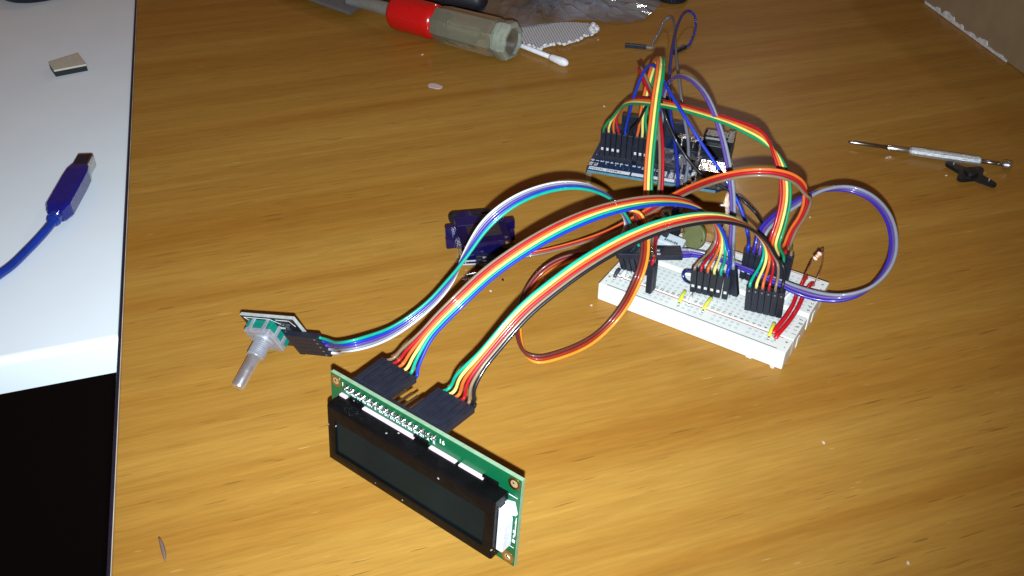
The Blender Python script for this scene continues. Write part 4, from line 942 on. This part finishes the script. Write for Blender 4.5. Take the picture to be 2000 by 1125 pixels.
# black handle of another tool behind the chisel
q0, q1 = at(790, -22, 9), at(950, 2, 9)
bh = thing('hand_tool', 'black rounded tool handle lying behind the clear handled chisel', 'tool', loc=q0 * V([1, 1, 0])); o0 = q0 * V([1, 1, 0]); d = nrm(q1 - q0); Lq = np.linalg.norm(q1 - q0)
MB().lathe([(-40, 7), (-20, 8.6), (0, 8.8), (Lq * .5, 8.2), (Lq - 6, 8.8), (Lq - 2, 7), (Lq, 3)], q0 - o0, d, 28).link('grip', mat('rubber_black', (.012, .012, .016), rough=.5), bh, smooth=True)
MB().lathe([(Lq * .2, 9.0), (Lq * .24, 9.0)], q0 - o0, d, 28).link('grip_ring', M_black(), bh)

# white flake, crumbs
def flake(name, label, cat, px, py, L, w, ang, material, z=.15, sharp=False, group=None):
    c = at(px, py, 0); n = 12
    pts = [(L * .5 * math.cos(a) * (1 + random.uniform(-.15, .15)), w * .5 * math.sin(a) * (1 + random.uniform(-.25, .25))) for a in np.linspace(0, 2 * math.pi, n, endpoint=False)]
    o = MB().prism(pts, .02, z + .25, Matrix.Rotation(ang, 4, 'Z')).link(name, material); o.location = [v * MM for v in c]; tag(o, label, cat, group)
crumb = mat('pale_crumb', (.60, .49, .40), rough=.8); pk = mat('pinkish_flake', (.55, .42, .42), rough=.6)
flake('paint_flake', 'pinkish white flake on bare desk below the chisel handle', 'flake', 850, 169, 10.5, 6, -.5, pk)
for i, (x, y, s, lb) in enumerate([(825, 107, 2.2, 'tiny pale crumb just below the clear chisel handle'), (1168, 78, 1.8, 'tiny pale crumb just right of the frayed gauze scrap'), (1180, 208, 1.8, 'tiny pale crumb left of the green wire arch'),
                                   (1608, 865, 1.5, 'tiny pale crumb on empty desk below right of breadboard'), (1773, 1100, 1.5, 'tiny pale crumb near bottom right corner of desk'), (1507, 717, 2.6, 'pale crumb touching the front foot of breadboard'),
                                   (958, 569, 1.3, 'tiny pale crumb below the loose metal pin'), (1155, 597, 1.2, 'tiny pale crumb beside far end of breadboard front'), (1738, 307, 2.0, 'tiny pale crumb under the small steel screwdriver'), (1582, 425, 1.3, 'tiny pale crumb inside the big purple wire loop'), (1848, 343, 1.5, 'tiny pale crumb left of the black cross horn')]):
    flake('crumb', lb, 'crumb', x, y, s * .85, s * .55, random.random() * 3, crumb, group='pale crumbs scattered on the desk')
flake('black_crumb', 'tiny black crumb on desk right of servo plug', 'crumb', 982, 547, 1.0, 1.6, .3, M_black())
c = at(318, 1078, 0)
pts = []
for s_ in np.linspace(0, 1, 9):
    q = at(311 + 12 * s_ + 2 * math.sin(s_ * 3), 1050 + 48 * s_, 0) - c; pts.append((q, .62 * math.sin(math.pi * min(1, s_ * .9 + .06)) ** .8 + .06))
o = MB().tube([V([q[0], q[1], .35]) for q, r in pts], [max(.08, r) for q, r in pts], 6).link('dry_sliver', mat('brown_sliver', (.16, .10, .085), rough=.8), smooth=True); o.location = [v * MM for v in c]
tag(o, 'thin brown dry sliver lying at lower left of desk', 'sliver')

# precision screwdriver
q0, q1 = at(1657, 277, 2.6), at(1972, 323, 3.0); d = nrm(q1 - q0); Lq = np.linalg.norm(q1 - q0)
sd = thing('precision_screwdriver', 'small steel precision screwdriver with knurled body at right of desk', 'screwdriver', loc=q0 * V([1, 1, 0])); o0 = q0 * V([1, 1, 0])
chrome = mat('satin_chrome', (.70, .74, .74), rough=.27, metal=1, vary=.15)
MB().lathe([(0, .5), (1.2, .7), (4, .95), (Lq * .26, 1.0)], q0 - o0, d, 12).link('blade', mat('dark_steel', (.30, .31, .32), rough=.3, metal=1), sd, smooth=True)
MB().lathe([(Lq * .25, 1.3), (Lq * .26, 1.5), (Lq * .385, 1.55), (Lq * .39, 1.3)], q0 - o0, d, 16).link('collar', chrome, sd, auto=40)
def knurl():
    m = mat('knurled_metal', (.70, .74, .74), rough=.38, metal=.85, vary=.25, nscale=1400, bump=1.0, bscale=2600); return m
MB().lathe([(Lq * .388, 1.6), (Lq * .40, 2.4), (Lq * .82, 2.5), (Lq * .83, 1.6)], q0 - o0, d, 10).link('knurled_body', knurl(), sd)
MB().lathe([(Lq * .82, 1.0), (Lq * .965, 1.0)], q0 - o0, d, 12).link('neck', mat('dark_steel', (.30, .31, .32), rough=.3, metal=1), sd, smooth=True)
MB().lathe([(Lq * .955, 1.5), (Lq * .962, 2.6), (Lq * .985, 2.7), (Lq * .99, 2.0), (Lq * 1.0, 2.6), (Lq * 1.012, 1.9)], q0 - o0, d, 14).link('spin_cap', chrome, sd, auto=40)

# black cross shaped servo horn
q0, q1 = at(1852, 327, 0), at(1936, 366, 0); c = (q0 + q1) / 2; d = nrm(q1 - q0); y = V([-d[1], d[0], 0]); Lh = np.linalg.norm(q1 - q0) / 2
pts = []
for s_ in (1, -1):
    e = d * Lh * s_
    for a in np.linspace(-1.2, 1.2, 5): q = e + (d * math.cos(a) * s_ + y * math.sin(a) * s_) * 2.0; pts.append((q[0], q[1]))
    q = d * 4.6 * s_ + y * 3.4 * s_; pts.append((q[0], q[1]))
    f_ = y * 8.0 * s_
    for a in np.linspace(-1.2, 1.2, 4): q = f_ + (y * math.cos(a) * s_ - d * math.sin(a) * s_) * 2.2; pts.append((q[0], q[1]))
    q = -d * 4.6 * s_ + y * 3.4 * s_; pts.append((q[0], q[1]))
hn = thing('servo_horn', 'black cross shaped servo horn lying on desk below small screwdriver', 'servo horn', loc=c)
MB().prism(pts, .8, 2.6, bev=.25).link('cross_arm', mat('matt_black_plastic', (.008, .008, .009), rough=.4), hn)
MB().lathe([(0, 3.6), (4.0, 3.4), (4.1, 1.2), (2.5, 1.1)], (0, 0, 0.05), (0, 0, 1), 20).link('hub', mat('matt_black_plastic', (.008, .008, .009), rough=.4), hn, auto=30)
for s_ in (-1, 1):
    q = d * Lh * .82 * s_; MB().obox((q[0], q[1], 2.6), (q[0] + .5, q[1] + 1.2, 3.6), (1, 0, 0), .5, .5, .1).link('moulding_nib', mat('grey_nib', (.3, .3, .3), rough=.5), hn)

# cardboard box with torn white edge
b0, b1 = at(1810, 9, 0), at(2000, 147, 0); d = nrm(b1 - b0); nrmv = V([-d[1], d[0], 0])
if nrmv[0] < 0: nrmv = -nrmv
cR = np.stack([d, np.cross([0, 0, 1], d), V([0, 0, 1])], 1)
bx = thing('cardboard_box', 'grey brown cardboard box with torn white tape along its bottom edge', 'cardboard box', M=frame(cR, b0))
Lb = np.linalg.norm(b1 - b0); sgn = 1 if np.dot(cR[:, 1], nrmv) > 0 else -1
card = mat('grey_cardboard', (.25, .175, .095), rough=.85, vary=.12, nscale=50, bump=.3)
MB().box(-160, Lb + 120, min(0, 180 * sgn), max(0, 180 * sgn), 0.3, 130, .8).link('carton', card, bx)
MB().box(-160, Lb + 120, min(.4 * sgn, 170 * sgn), max(.4 * sgn, 170 * sgn), 130.1, 131).link('carton_lid', card, bx)
m = MB(); top = []; n = 60
for i in range(n + 1):
    x = -2 + (Lb * .86) * i / n; k = i / n
    hgt = 1.4 + 2.6 * max(0, mn.noise(Vector((x * .09, 3, 1))) + .25) + 2.4 * (1 if (.14 < k < .2 or .24 < k < .37 or .46 < k < .5 or .67 < k < .78) else 0) + random.uniform(-.3, .3)
    top.append((x, hgt))
X = Matrix(((1, 0, 0, 0), (0, 0, 1, 0), (0, 1, 0, 0), (0, 0, 0, 1)))
m.prism([(x, h_) for x, h_ in top] + [(top[-1][0], .4), (top[0][0], .4)], -sgn * .9, -sgn * .1, X)
m.link('torn_tape', mat('torn_white_paper', (.62, .62, .62), rough=.9, vary=.25, nscale=300, bump=.8, bscale=500), bx)
